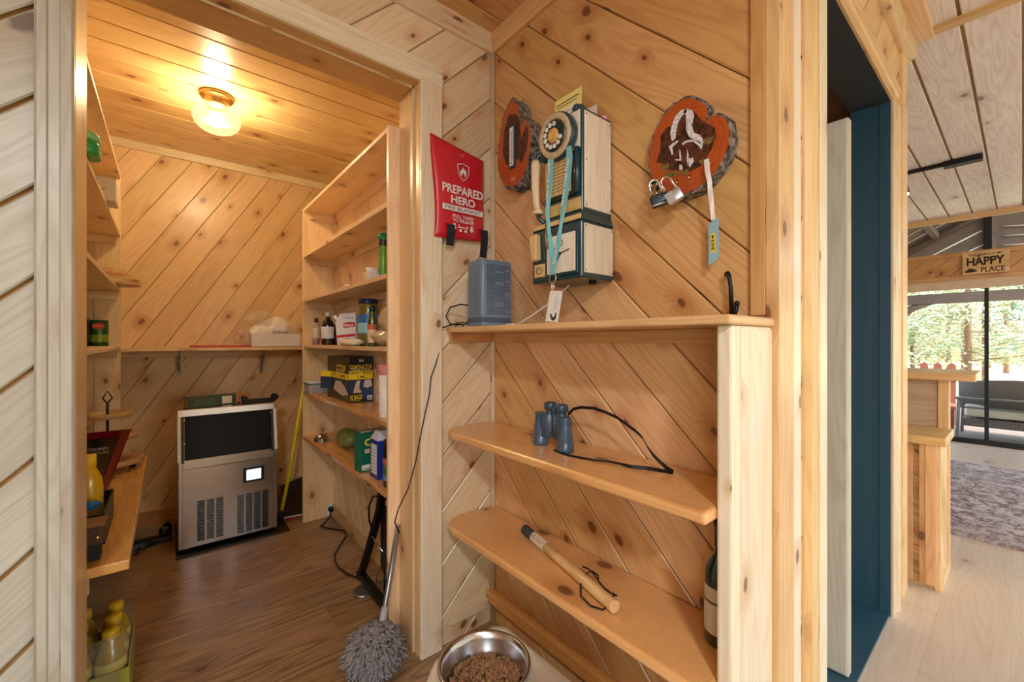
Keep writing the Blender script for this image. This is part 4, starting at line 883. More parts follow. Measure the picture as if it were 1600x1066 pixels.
paint('painted_background', [(1.245 + (a - 1.257) * .82, b - .006) for a, b in [(1.28,2.086),(1.229,2.069),(1.2,2.039),(1.193,1.964),(1.153,2.002),(1.14,1.97),(1.153,1.913),(1.187,1.87),(1.221,1.9),(1.257,1.875),(1.302,1.899),(1.325,1.945),(1.318,2.029)]], PB, th_, 1)
thp = bx('thermometer', TEAL, (FX - .008, FX, 1.222, 1.256, 1.862, 2.024), th_, bevel=.002)
sc_ = bx('scale_plate', WHITE, (FX - .0088, FX - .008, 1.228, 1.250, 1.870, 2.016), thp)
mb = MB(); mb.box(FX - .0094, FX - .0088, 1.2375, 1.2405, 1.885, 2.00); mb.cyl((FX - .0088, 1.239, 1.88), (FX - .0098, 1.239, 1.88), .004, n=10); mb.build('tube', plain('thermo_grey', (110, 116, 130), .4), thp)
mb = MB()
for i in range(24): mb.box(FX - .0092, FX - .0088, 1.230, 1.234 + .002 * (i % 4 == 0), 1.888 + i * .005, 1.8892 + i * .005)
gx = mb.build('graduations', BLACK, thp); gx['kind'] = 'stuff'
mb = MB(); Mq = frame((FX - .0005, 1.238, 1.824), (0, -1, 0), zz, (-1, 0, 0)); ring = [(-.018, -.014), (.018, -.014), (.018, .016), (-.018, .016), (-.018, -.014)]
mb.tube([Mq @ Vector((a, b, 0)) for a, b in ring], .0008, 4); mb.prism([(-.012, -.010), (-.008, .008), (0, -.002), (.006, .010), (.012, -.010)], 0, .0006, Mq); mb.build('maker_mark', plain('mark_pink', (214, 140, 110), .5), th_)
mb = MB(); mb.tube([(X1, 1.24, 2.142), (X1 - .012, 1.24, 2.144), (X1 - .014, 1.24, 2.15)], .002, 6); mb.build('hanger', BRASS, th_)

# --- padlocks, ribbon tag
LKB = plain('lock_body_silver', (196, 206, 216), .3, metal=.8); LKD = plain('lock_laminated_dark', (66, 74, 80), .35, metal=.7)
def padlock(name, label, M, bm, dark):
    t = thing(name, label, 'padlock', M.translation)
    a = MB(); a.rbox(-.020, .020, -.010, .010, -.030, 0, .004, 3, M=M); a.build('body', bm, t, bevel=.002)
    if dark:
        for i in range(5):
            q = MB(); q.rbox(-.0205, .0205, -.0105, .0105, -.028 + i * .0055, -.0245 + i * .0055, .004, 3, M=M); q.build('lamination', LKB if i == 0 else LKD, t)
    else:
        q = MB(); q.box(-.0205, -.001, -.0104, -.010, -.030, 0, M=M); q.build('face_plate', LKB, t)
    s = MB(); s.tube([M @ Vector(p) for p in [(-.013, 0, .012 if not dark else -.002), (-.013, 0, .030), (-.010, 0, .040), (0, 0, .045), (.010, 0, .040), (.013, 0, .030), (.013, 0, -.002)]], .0035, 8); s.build('shackle', CHROME, t)
    return t
def rotm(p, rx, rz): return Matrix.Translation(p) @ Matrix.Rotation(rz, 4, 'Z') @ Matrix.Rotation(rx, 4, 'Y')
padlock('silver_padlock', 'open silver padlock hooked at the foot of the skunk slice', rotm((1.012, .578, 1.588), math.radians(-28), math.radians(-68)), LKB, False)
padlock('laminated_padlock', 'dark laminated padlock beside the silver one under the skunk slice', rotm((1.020, .625, 1.592), math.radians(-14), math.radians(-58)), LKD, True)
mb = MB(); k = 0
kr = thing('ring_of_chain', 'short loop of shiny black and chrome chain above the laminated padlock', 'chain', (1.025, .64, 1.62))
for i in range(12):
    a = i / 12 * 2 * PI; c = Vector((1.03, .640 + .010 * math.cos(a), 1.615 + .026 * math.sin(a)))
    q = MB(); q.ball(c, .0058, 8, 6, (1, .8, 1)); q.build('link', CHROME if i % 2 else BLACKM, kr)
rb = thing('ribbon_bookmark_tag', 'pale blue tag marked 2024 on a twisted white ribbon from the skunk slice', 'tag', (1.03, .49, 1.45))
mb = MB(); mb.ribbon([(1.026, .494, 1.648), (1.028, .493, 1.62), (1.032, .489, 1.59), (1.035, .488, 1.56), (1.04, .487, 1.53), (1.045, .486, 1.50)], [(0, -.012, 0), (0, -.012, .001), (.006, -.009, 0), (0, -.012, 0), (.006, -.008, 0), (0, -.010, 0)], .002); mb.build('ribbon', plain('ribbon_white', (232, 226, 220), .7), rb)
mb = MB(); mb.prism([(-.500, 1.492), (-.482, 1.506), (-.475, 1.502), (-.475, 1.404), (-.498, 1.390), (-.500, 1.392)], 0, .0015, frame((1.05, 0, 0), (0, -1, 0), zz, (-1, 0, 0))); mb.build('card', plain('tag_blue', (142, 186, 200), .5), rb)
tgy = bx('sticker', plain('sticker_yellow', (244, 208, 60), .5), (1.0475, 1.0485, .483, .494, 1.420, 1.468), rb)
text('2024', frame((1.0474, .4885, 1.444), (0, 0, 1), (0, 1, 0), (-1, 0, 0)), .038, .007, BLACK, rb, bold=.02)
hk = thing('iron_coat_hook', 'small black iron hook standing on the near end of the top shelf', 'hook', (1.06, .45, 1.253))
mb = MB(); mb.tube([(1.068, .462, 1.364), (1.060, .458, 1.366), (1.056, .453, 1.358), (1.060, .451, 1.33), (1.062, .449, 1.254)], .0055, 8, rs=[.006, .006, .005, .0048, .006]); mb.build('stem', BLACKM, hk)
mb = MB(); mb.tube([(1.062, .449, 1.265), (1.056, .442, 1.262), (1.052, .436, 1.272), (1.054, .434, 1.288)], .0055, 8); mb.ball((1.068, .463, 1.365), .007, 8, 6); mb.ball((1.054, .434, 1.290), .007, 8, 6); mb.build('prong', BLACKM, hk)
# ================================================================== TOP SHELF: SPEAKER-LIKE DRIVE, CABLES, FIRE BLANKET
SLATE = plain('slate_blue_plastic', (112, 134, 154), .38, coat=.2, var=.02)
rt = thing('network_drive', 'slate blue perforated upright device at the far end of the top shelf', 'device', (.94, 1.28, 1.253), rot=-.03)
mb = MB(); mb.rbox(-.069, .069, -.054, .050, .012, .243, .014, 6); mb.build('casing', SLATE, rt, local=True, bevel=.002)
mb = MB(); mb.rbox(-.069, .069, -.054, .050, .0005, .034, .014, 6); mb.build('base_band', SLATE, rt, local=True, bevel=.001)
mb = MB()
for i in range(14):
    for j in range(24):
        if (j in (4, 5, 14, 15, 20)) and 4 < i < 10: continue
        if i > 10 and j in (1, 9, 10, 16, 21): continue
        x = -.046 + i * .0075; z = .045 + j * .0077; mb.box(x, x + .0038, -.0546, -.0535, z, z + .0038)
hl = mb.build('perforations', plain('perforation_dark', (34, 46, 60), .6), rt, local=True); hl['kind'] = 'stuff'
mb = MB()
for i in range(9):
    for j in range(24):
        y = -.036 + i * .0075; z = .045 + j * .0077; mb.box(-.0696, -.0685, y, y + .003, z, z + .003)
hl = mb.build('perforations', plain('perforation_soft', (70, 90, 108), .6), rt, local=True); hl['kind'] = 'stuff'
mb = MB(); mb.tube([(.885, 1.335, 1.335), (.865, 1.36, 1.340), (.842, 1.40, 1.330), (.835, 1.42, 1.296), (.848, 1.41, 1.266), (.872, 1.36, 1.262), (.885, 1.34, 1.268)], .003, 6)
cz = mb.build('looped_cable', BLACK); tag(cz, 'short black cable looping behind the blue perforated device', 'cable')
mb = MB(); mb.tube([(.872, 1.345, 1.272), (.845, 1.40, 1.262), (.828, 1.436, 1.252), (.818, 1.436, 1.235), (.822, 1.435, 1.185), (.795, 1.43, 1.11), (.769, 1.42, 1.06), (.763, 1.42, 1.0), (.747, 1.42, .937), (.731, 1.42, .87), (.706, 1.42, .752), (.676, 1.42, .66), (.639, 1.42, .598), (.625, 1.42, .554), (.642, 1.42, .512)], .0026, 6)
tag(mb.build('hanging_cord', BLACK), 'thin black cord dangling from the top shelf across the pantry door casing', 'cable')
wc = thing('white_charger_cable', 'white cable curling on the top shelf below the telephone', 'cable', (1.0, 1.1, 1.255))
mb = MB(); mb.tube([(1.03, .955, 1.385), (1.02, .985, 1.36), (1.0, 1.04, 1.318), (.985, 1.10, 1.285), (.975, 1.15, 1.262), (.965, 1.19, 1.258), (.955, 1.17, 1.257), (.965, 1.13, 1.257), (.985, 1.11, 1.257), (1.0, 1.15, 1.258), (.985, 1.19, 1.258), (.965, 1.21, 1.258)], .0028, 6); mb.build('cable', WHITE, wc)
bx('plug', WHITE, (.955, .975, 1.165, 1.20, 1.2535, 1.264), wc, bevel=.003)
# fire blanket pouch
RED = plain('red_vinyl', (206, 34, 52), .32, coat=.35, var=.05, scale=12, bump=.25, bscale=14)
fb = thing('fire_blanket_pouch', 'hanging red fire blanket pouch with white lettering and two black pull tapes', 'fire blanket', (.9, YD - .02, 1.8))
nx, nz = 16, 24; xa, xb, za, zb = .788, 1.016, 1.604, 1.968
mb = MB(); vs = []
for side in (0, 1):
    for j in range(nz + 1):
        for i in range(nx + 1):
            u, v = i / nx, j / nz; x = xa + (xb - xa) * u + .006 * math.sin(v * 5) * (1 - u) - .012 * (1 - u) * v
            z = za + (zb - za) * v + (.022 * (1 - u) - .02 * u) * v * v + .012 * (u - .3) * (1 - v)
            b = math.sin(PI * u) ** .5 * math.sin(PI * min(1, v * 1.05)) ** .5 if 0 < u < 1 and 0 < v < .95 else 0
            y = YD - .021 - (.005 + .016 * b + .0012 * math.sin(u * 14 + v * 9) * b) * side
            vs.append((x, y, z))
o = (nx + 1) * (nz + 1); idx = lambda s, i, j: s * o + j * (nx + 1) + i
fs = [(idx(1, i, j), idx(1, i + 1, j), idx(1, i + 1, j + 1), idx(1, i, j + 1)) for i in range(nx) for j in range(nz)] + [(idx(0, i, j + 1), idx(0, i + 1, j + 1), idx(0, i + 1, j), idx(0, i, j)) for i in range(nx) for j in range(nz)]
for i in range(nx): fs += [(idx(0, i, 0), idx(0, i + 1, 0), idx(1, i + 1, 0), idx(1, i, 0)), (idx(1, i, nz), idx(1, i + 1, nz), idx(0, i + 1, nz), idx(0, i, nz))]
for j in range(nz): fs += [(idx(0, 0, j + 1), idx(0, 0, j), idx(1, 0, j), idx(1, 0, j + 1)), (idx(1, nx, j + 1), idx(1, nx, j), idx(0, nx, j), idx(0, nx, j + 1))]
mb.add(vs, fs, True); mb.build('pouch', RED, fb)
Mf = lambda x, z, d=.0445: frame((x, YD - d, z), (1, 0, 0), zz, (0, -1, 0))
text('PREPARED', Mf(.905, 1.792), .190, .034, WHITE, fb, bold=.03)
text('HERO', Mf(.905, 1.752), .112, .032, WHITE, fb, bold=.03)
mb = MB(); mb.prism([(-.094, -.011), (.094, -.011), (.094, .011), (-.094, .011)], 0, .0006, Mf(.905, 1.718)); mb.build('label_band', WHITE, fb)
text('FIRE BLANKET', Mf(.905, 1.718, .0455), .166, .012, plain('dark_red_print', (110, 20, 30), .5), fb)
text('PULL TAPES', Mf(.905, 1.689, .044), .096, .013, WHITE, fb, bold=.02); text('TO RELEASE', Mf(.905, 1.673, .044), .098, .013, WHITE, fb, bold=.02)
shp = [(-.026, .026), (0, .033), (.026, .026), (.024, -.006), (.012, -.024), (0, -.034), (-.012, -.024), (-.024, -.006), (-.026, .026)]
mb = MB(); Mq = Mf(.905, 1.868)
mb.tube([Mq @ Vector((a, b, .0005)) for a, b in shp], .0016, 6); mb.build('shield_emblem', WHITE, fb)
mb = MB(); mb.prism([(-.014, -.012), (-.016, .000), (-.010, .010), (-.008, .002), (-.002, .020), (.004, .008), (.008, .014), (.015, .000), (.012, -.014), (.006, -.016), (.004, -.006), (0, -.002), (-.005, -.008), (-.006, -.016)], 0, .0008, Mq); mb.build('flame_emblem', WHITE, fb)
mb = MB()
for sx in (-.040, .040):
    mb.prism([(sx - .005, .014), (sx + .005, .014), (sx + .005, 0), (sx + .011, 0), (sx, -.013), (sx - .011, 0), (sx - .005, 0)], 0, .0006, Mf(.905, 1.646, .0435))
mb.prism([(-.022, .012), (-.018, .012), (-.018, .004), (.018, .004), (.018, .012), (.022, .012), (.022, 0), (-.022, 0)], 0, .0006, Mf(.905, 1.646, .0435))
for sx in (-.012, .012): mb.prism([(sx + .007 * math.cos(a * PI / 4), -.010 + .006 * math.sin(a * PI / 4)) for a in range(8)], 0, .0006, Mf(.905, 1.646, .0435))
mb.build('arrow_symbols', WHITE, fb)
mb = MB(); mb.tube([(.905 + .008 * math.cos(a / 12 * 2 * PI), YD - .030, 1.935 + .008 * math.sin(a / 12 * 2 * PI)) for a in range(13)], .0022, 6); mb.build('grommet', CHROME, fb)
mb = MB(); mb.cyl((.905, YD, 1.935), (.905, YD - .029, 1.935), .006, n=10); mb.build('nail', BLACK, fb)
TAPE = plain('black_webbing', (26, 34, 44), .7, bump=.2, bscale=200)
for cx, zt, zbm in ((.848, 1.652, 1.572), (1.006, 1.655, 1.545)):
    mb = MB(); mb.ribbon([(cx, YD - .032, zt + .004), (cx, YD - .046, zt), (cx + .001, YD - .047, zt - .03), (cx - .001, YD - .042, zbm + .02), (cx, YD - .036, zbm)], (.034, 0, 0), .002); mb.build('pull_tape', TAPE, fb)

# ================================================================== ALCOVE SHELF THINGS
BI = plain('binocular_blue_black', (52, 76, 96), .33, coat=.4, var=.15, scale=30, bump=.1); BI2 = plain('binocular_worn', (78, 104, 128), .3, metal=.3, coat=.3, var=.2, scale=25)
bn = thing('binoculars', 'worn dark blue binoculars standing upright on the middle alcove shelf', 'binoculars', (.96, .96, .857))
for cx, cy, ex, ey in ((.963, 1.020, .975, .987), (.952, .898, .964, .926)):
    mb = MB(); mb.lathe([(.001, 0), (.0255, 0), (.0265, .006), (.0265, .022), (.0245, .026), (.0235, .030), (.0245, .034), (.020, .080), (.019, .098), (.021, .102), (.017, .106), (.001, .106)], (cx, cy, .8575), 24); lab(mb.build('objective_tube', BI2, bn), 'scuffed objective tube')
    M = frame((0, 0, 0), (1, 0, 0), (0, 1, 0), (0, 0, 1)); mx_, my_ = (cx + ex) / 2, (cy + ey) / 2; d = Vector((ex - cx, ey - cy, 0)).normalized(); p = Vector((-d.y, d.x, 0))
    c = Vector((mx_, my_, 0)) + d * .003; mb = MB(); hull = []
    for i in range(16):
        a = 2 * PI * i / 16; hull.append((c.x + d.x * .034 * math.cos(a) + p.x * .022 * math.sin(a), c.y + d.y * .034 * math.cos(a) + p.y * .022 * math.sin(a)))
    mb.prism(hull, .885, .963, smooth=True); mb.build('prism_housing', BI, bn, bevel=.004)
    mb = MB(); mb.lathe([(.001, .095), (.018, .095), (.018, .107), (.0155, .109), (.0155, .117), (.021, .119), (.0215, .136), (.019, .141), (.012, .141), (.012, .137), (.001, .137)], (ex, ey, .8575), 24); mb.build('eyepiece', BI, bn)
mb = MB(); mb.cyl((.968, .957, .885), (.968, .957, .975), .009, n=14); mb.build('hinge_post', BI2, bn)
mb = MB(); mb.cyl((.968, .957, .972), (.968, .957, .988), .014, n=20); mb.build('focus_wheel', BI, bn)
bx('bridge', BI, (.962, .974, .93, .985, .958, .966), bn, bevel=.002); bx('bridge', BI, (.960, .976, .925, .99, .895, .903), bn, bevel=.002)
sp = [(.985, .918, .965), (.99, .900, .985), (.992, .870, .994), (.994, .820, .997), (.995, .775, .990), (.995, .735, .980), (.995, .700, .964), (.995, .675, .952), (.996, .655, .938), (.998, .64, .914), (1.0, .625, .896), (1.003, .605, .880), (1.006, .588, .868), (1.008, .572, .862)]
sp2 = [(1.008, .572, .860), (1.0, .60, .8598), (.985, .635, .862), (.967, .668, .8605), (.962, .705, .862), (.960, .74, .8605), (.942, .774, .860), (.930, .815, .860), (.922, .86, .8595), (.926, .900, .859), (.935, .93, .859)]
mb = MB(); mb.ribbon(sp, [(0, .002, .009)] * 6 + [(.002, .004, .010)] * 4 + [(.006, .003, .008)] * 2 + [(.010, 0, .006)] * 2, .0018); mb.build('neck_strap', BLACK, bn)
mb = MB(); mb.ribbon(sp2, [(.010, .003, .005)] * 2 + [(.005, 0, .009)] * 2 + [(.003, 0, .005)] * 3 + [(.008, 0, .003)] * 4, .0018); mb.build('neck_strap', BLACK, bn)
# wooden bat with cord
st = thing('wooden_fish_club', 'peeled wooden club with dark cap and black wrist cord on the lowest alcove shelf', 'club', (.94, .9, .497))
A0, A1 = Vector((1.006, 1.150, .5145)), Vector((.888, .664, .5165))
P = lambda t: A0.lerp(A1, t)
mb = MB(); mb.cyl(P(.30), P(1.0), .0145, .0168, 18); mb.build('shaft', pine('club_wood', (222, 176, 116), (184, 128, 76), amount=.6, ks=3, coat=.5, rough=.25), st, A1 - A0, .002)
mb = MB(); mb.cyl(P(.0), P(.125), .0175, .0165, 18); mb.build('cap', plain('grey_tape', (58, 66, 74), .7, var=.2, scale=60, bump=.3), st, bevel=.003)
mb = MB(); mb.cyl(P(.125), P(.30), .0150, .0148, 18); mb.build('grip', plain('braid_core', (170, 140, 110), .8), st)
dr = (A1 - A0).normalized(); ua = dr.orthogonal().normalized(); va = dr.cross(ua)
mb = MB()
for s in (1, -1):
    for q in range(2):
        mb.tube([P(.13 + .17 * t / 44) + (ua * math.cos(s * t * .55 + q * PI) + va * math.sin(s * t * .55 + q * PI)) * .0158 for t in range(45)], .0017, 5)
gq = mb.build('braiding', plain('braid_cord', (214, 196, 172), .8), st); gq['kind'] = 'stuff'
mb = MB(); mb.tube([(.960, .835, .525), (.955, .815, .530), (.945, .79, .535), (.930, .760, .536), (.916, .738, .537), (.905, .712, .537), (.902, .690, .536), (.912, .676, .530)], .0026, 6)
mb.tube([(.907, .684, .536), (.890, .672, .525), (.872, .690, .503), (.862, .722, .501), (.872, .765, .503), (.90, .790, .512), (.930, .795, .533), (.944, .785, .537), (.945, .765, .534), (.930, .752, .534)], .0026, 6); mb.build('wrist_cord', BLACK, st)
# wine bottle at near end of lowest shelf
GB = plain('green_bottle_glass', (26, 50, 40), .12, coat=.8, var=.03)
wb_ = thing('wine_bottle', 'dark green wine bottle with cream label standing behind the pale end post', 'bottle', (.965, .462, .497))
BP = [(.001, 0), (.034, 0), (.037, .004), (.037, .155), (.034, .175), (.018, .205), (.0145, .215), (.0145, .27), (.017, .272), (.017, .285), (.001, .285)]
mb = MB(); mb.lathe(BP, (1.0, .446, .4975), 28); mb.build('glass', GB, wb_)
mb = MB(); mb.lathe([(.0374, .03), (.0376, .031), (.0376, .098), (.0374, .099)], (1.0, .446, .4975), 28); mb.lathe([(.0374, .105), (.0376, .106), (.0376, .135), (.0374, .136)], (1.0, .446, .4975), 28); mb.build('label', plain('cream_label', (214, 206, 190), .6), wb_)
mb = MB(); mb.lathe([(.015, .225), (.0152, .226), (.0152, .27), (.0174, .2715), (.0174, .286), (.001, .287)], (1.0, .446, .4975), 20); mb.build('foil', plain('foil_black', (24, 28, 30), .35), wb_)

# ================================================================== PET FEEDER
FWH = plain('cream_feeder_plastic', (226, 222, 208), .42, var=.03, coat=.2)
pf = thing('raised_pet_feeder', 'cream plastic raised stand holding the steel dog bowl in front of the lower alcove', 'pet feeder', (.65, .85, 0))
cx, cy, zt = .668, .932, .32
outer = [(.815, .60), (.815, 1.02), (.79, 1.045), (.60, 1.045), (.56, 1.03), (.50, .97), (.48, .93), (.48, .60), (.50, .575), (.79, .575)]
mb = MB(); n = 40; hole = [(cx + .122 * math.cos(2 * PI * i / n), cy + .122 * math.sin(2 * PI * i / n)) for i in range(n)]
def ray_out(a):
    d = (math.cos(a), math.sin(a)); best = 9
    for i in range(len(outer)):
        p, q = outer[i], outer[(i + 1) % len(outer)]; ex, ey = q[0] - p[0], q[1] - p[1]; den = d[0] * ey - d[1] * ex
        if abs(den) < 1e-9: continue
        t = ((p[0] - cx) * ey - (p[1] - cy) * ex) / den; s_ = ((p[0] - cx) * d[1] - (p[1] - cy) * d[0]) / den
        if t > 0 and -1e-6 <= s_ <= 1 + 1e-6: best = min(best, t)
    return (cx + d[0] * best, cy + d[1] * best)
n = 72; hole = [(cx + .119 * math.cos(2 * PI * i / n), cy + .119 * math.sin(2 * PI * i / n)) for i in range(n)]; ro = [ray_out(2 * PI * i / n) for i in range(n)]
ri = [((o_[0] - cx) * .94 + cx, (o_[1] - cy) * .94 + cy) for o_ in ro]
rings = [[(p[0], p[1], zt - .03) for p in hole], [(p[0], p[1], zt) for p in hole], [(p[0], p[1], zt - .002) for p in ri], [(p[0], p[1], zt - .018) for p in ro], [(p[0], p[1], .02) for p in ro]]
vs = [p for r_ in rings for p in r_]
mb.add(vs, [(k * n + i, k * n + (i + 1) % n, (k + 1) * n + (i + 1) % n, (k + 1) * n + i) for k in range(4) for i in range(n)], True); mb.build('stand', FWH, pf)
mb = MB(); mb.box(.49, .805, .585, 1.03, 0.0, .022); mb.build('base', FWH, pf, bevel=.006)
bo = thing('steel_dog_bowl', 'round stainless steel bowl of kibble set in the cream feeder', 'bowl', (cx, cy, .25))
mb = MB(); mb.lathe([(.001, -.075), (.085, -.075), (.098, -.060), (.112, -.012), (.117, .004), (.124, .008), (.127, .004), (.126, .001), (.119, -.002)], (cx, cy, zt), 64); mb.build('shell', STEEL, bo)
kb = MB(); KR = random.Random(3)
for i in range(620):
    r = .098 * math.sqrt(KR.random()); a = KR.uniform(0, 2 * PI); z = zt - .055 + .026 * (1 - (r / .098) ** 2) + KR.uniform(-.004, .006)
    px_, py_ = cx + r * math.cos(a) + .006, cy + r * math.sin(a) - .012 * (r < .08)
    q = Matrix.Translation((px_, py_, z)) @ Euler((KR.uniform(0, 3), KR.uniform(0, 3), KR.uniform(0, 3))).to_matrix().to_4x4()
    kb.ball((0, 0, 0), KR.uniform(.0066, .0082), 7, 4, (1, .85, .5), M=q)
kb.lathe([(.001, .026 - .014), (.05, .02 - .014), (.098, -.014)], (cx, cy, zt - .055), 24)
kbo = kb.build('kibble', plain('kibble_brown', (150, 112, 76), .85, var=.35, scale=70, bump=.3)); tag(kbo, 'heap of small brown dog kibble in the steel bowl', 'pet food'); kbo['kind'] = 'stuff'

# ================================================================== PANTRY: SHELF OPPOSITE THE DESK
def bottle(name, label, cat, x, y, z, prof, mat, n=20, parts=()):
    t = thing(name, label, cat, (x, y, z)); mb = MB(); mb.lathe(prof, (x, y, z), n); mb.build('body', mat, t)
    for nm, pr2, m2 in parts:
        mb = MB(); mb.lathe(pr2, (x, y, z), n); mb.build(nm, m2, t)
    return t
z = 1.1752
CLG = plain('clear_glass_thin', (214, 210, 200), .08, trans=0.0, alpha=.35, coat=.8)
bottle('sauce_bottle', 'clear bottle with a little red sauce left, at the far end of its shelf', 'bottle', .745, 2.91, z, [(.001, 0), (.022, 0), (.023, .004), (.023, .105), (.012, .135), (.011, .155)], CLG, parts=[('sauce', [(.001, .002), (.021, .003), (.021, .042), (.001, .043)], plain('red_sauce', (120, 20, 40), .3)), ('label', [(.0232, .045), (.0235, .046), (.0235, .105), (.0232, .106)], plain('label_cream', (226, 214, 190), .6)), ('cap', [(.012, .145), (.013, .146), (.013, .172), (.001, .176)], plain('cap_dark', (50, 54, 50), .4))])
SOY = plain('dark_sauce_glass', (26, 16, 14), .12, coat=.8)
bottle('soy_sauce_bottle', 'black sauce bottle with white label beside the red sauce', 'bottle', .755, 2.69, z, [(.001, 0), (.034, 0), (.036, .005), (.036, .115), (.030, .140), (.014, .160), (.013, .178)], SOY, parts=[('label', [(.0362, .040), (.0366, .041), (.0366, .110), (.0362, .111)], plain('label_white', (228, 230, 232), .6)), ('cap', [(.014, .172), (.0155, .173), (.0155, .195), (.010, .203), (.001, .204)], plain('cap_ivory', (226, 216, 186), .4))])
bottle('dark_syrup_bottle', 'small brown syrup bottle half hidden behind the black sauce bottle', 'bottle', .82, 2.72, z, [(.001, 0), (.028, 0), (.030, .004), (.030, .10), (.013, .135), (.012, .16)], plain('brown_glass', (70, 34, 22), .15, coat=.8), parts=[('cap', [(.013, .155), (.014, .156), (.014, .18), (.001, .182)], BLACK)])
bottle('white_topped_shaker', 'small shaker with round clear lid behind the white pouch', 'shaker', .85, 2.62, z, [(.001, 0), (.02, 0), (.021, .004), (.021, .16)], plain('pepper_grey', (84, 74, 70), .4), parts=[('lid', [(.021, .16), (.025, .17), (.024, .195), (.012, .205), (.001, .206)], plain('lid_frost', (220, 218, 222), .3))])
po = thing('spouted_pouch', 'white spouted pouch with red band and red name plate between the bottles', 'pouch', (.79, 2.40, z))
Mp = frame((.775, 2.415, z), (.72, -.69, 0), (0, 0, 1), (-.69, -.72, 0)); PCH = plain('pouch_white', (236, 236, 236), .35, var=.02, coat=.2)
mb = MB(); prf = [(-.045, 0), (.058, 0), (.060, .09), (.058, .185), (-.030, .178), (-.052, .150), (-.060, .128)]
mb.prism(prf, -.018, .012, Mp); pb = mb.build('pouch_body', PCH, po, bevel=.008, seg=3)
mb = MB(); mb.cyl(Mp @ Vector((-.050, .145, -.003)), Mp @ Vector((-.070, .163, -.003)), .010, n=12); mb.build('spout_cap', PCH, po)
mb = MB(); mb.prism([(-.052, .042), (.0595, .052), (.0595, .066), (-.053, .056)], .0125, .0132, Mp); mb.build('red_band', plain('print_red', (206, 44, 60), .4), po)
mb = MB(); mb.prism([(-.008, .098), (.057, .104), (.057, .128), (.03, .132), (-.008, .124)], .0125, .0132, Mp); mb.build('name_plate', MATS['print_red'], po)
text('BAKER', Mp @ Matrix.Translation((.025, .113, .0134)), .055, .014, WHITE, po, bold=.03)
text('Traditional', Mp @ Matrix.Translation((.020, .155, .0125)), .055, .008, plain('print_navy', (40, 50, 90), .5), po)
fg = thing('folded_flour_bag', 'crumpled cream paper bag lying flat before the white pouch', 'bag', (.72, 2.2, z))
def lump(name, par, mat, c, r, seed, sq=(1, 1, 1), amp=.12, local=False, n=24, k=14):
    rr = random.Random(seed); ph_ = [rr.uniform(0, 6) for _ in range(6)]; mb = MB(); vs = []
    for j in range(k + 1):
        a = PI * j / k
        for i in range(n):
            b = 2 * PI * i / n; q = r * (1 + amp * (math.sin(3 * b + ph_[0] + 2 * a) + math.sin(5 * a + ph_[1] + b * 2) * .8 + .6 * math.sin(7 * b + ph_[2] - 4 * a)) / 2)
            vs.append((c[0] + sq[0] * q * math.sin(a) * math.cos(b), c[1] + sq[1] * q * math.sin(a) * math.sin(b), max(c[2] - sq[2] * r * .98, c[2] - sq[2] * q * math.cos(a))))
    mb.add(vs, [(j * n + i, j * n + (i + 1) % n, (j + 1) * n + (i + 1) % n, (j + 1) * n + i) for j in range(k) for i in range(n)], True); return mb.build(name, mat, par)
lump('bag_body', fg, plain('flour_paper', (232, 222, 200), .7, var=.06, scale=40, bump=.5, bscale=30), (.728, 2.21, z + .018), .055, 4, (.6, 2.9, .36), .16)
mb = MB()
for yy, zz_ in ((2.25, .034), (2.22, .037), (2.19, .032)): mb.tube([(.708, yy, z + zz_), (.716, yy - .014, z + zz_ + .002), (.722, yy - .012, z + zz_ + .003)], .0015, 5)
mb.build('print_marks', BLACK, fg)
PJG = plain('pickle_brine', (116, 104, 30), .12, coat=.8, var=.3, scale=18)
bottle('pickle_jar', 'large jar of green pickles with blue lid and blue label', 'jar', .80, 2.14, z, [(.001, 0), (.048, 0), (.051, .006), (.051, .175), (.046, .205), (.043, .218)], PJG, 28, parts=[('lid', [(.046, .215), (.048, .218), (.048, .236), (.044, .240), (.001, .241)], plain('lid_navy', (24, 44, 96), .35)), ('label', [(.0513, .06), (.0518, .062), (.0518, .158), (.0513, .16)], plain('label_blue', (40, 116, 176), .4)), ('label_patch', [(.052, .065), (.0522, .066), (.0522, .115), (.052, .116)], plain('label_sky', (150, 206, 214), .4))])
bottle('olive_oil_bottle', 'slim green oil bottle with dark cap before the pickle jar', 'bottle', .728, 1.90, z, [(.001, 0), (.019, 0), (.021, .004), (.021, .115), (.011, .148), (.010, .165)], plain('oil_green', (70, 84, 30), .12, coat=.8), parts=[('label', [(.0212, .018), (.0216, .019), (.0216, .088), (.0212, .089)], plain('label_buff', (226, 200, 170), .5)), ('label_band', [(.0217, .076), (.0219, .077), (.0219, .100), (.0217, .101)], plain('label_orange', (196, 100, 60), .5)), ('cap', [(.012, .16), (.0145, .161), (.0145, .186), (.001, .188)], plain('cap_green', (14, 44, 40), .35))])
bottle('white_lidded_jar', 'white-lidded jar at the back behind the bread bag', 'jar', .840, 1.93, z, [(.001, 0), (.032, 0), (.034, .004), (.034, .17), (.03, .18)], plain('jar_cream', (206, 190, 160), .4), parts=[('lid', [(.034, .18), (.036, .182), (.036, .222), (.001, .224)], WHITE)])
BAG = plain('bag_film', (214, 186, 140), .2, alpha=.75, coat=.8, var=.2, scale=30, bump=.6, bscale=22)
bb = thing('bread_bag', 'glossy clear bag of tan bread leaning on the near side panel', 'bag', (.77, 1.78, z))
lump('lower_loaf', bb, BAG, (.765, 1.85, z + .042), .075, 8, (.7, 1.3, .5), .10); lump('upper_loaf', bb, BAG, (.785, 1.80, z + .125), .075, 9, (.75, 1.3, .95), .10)
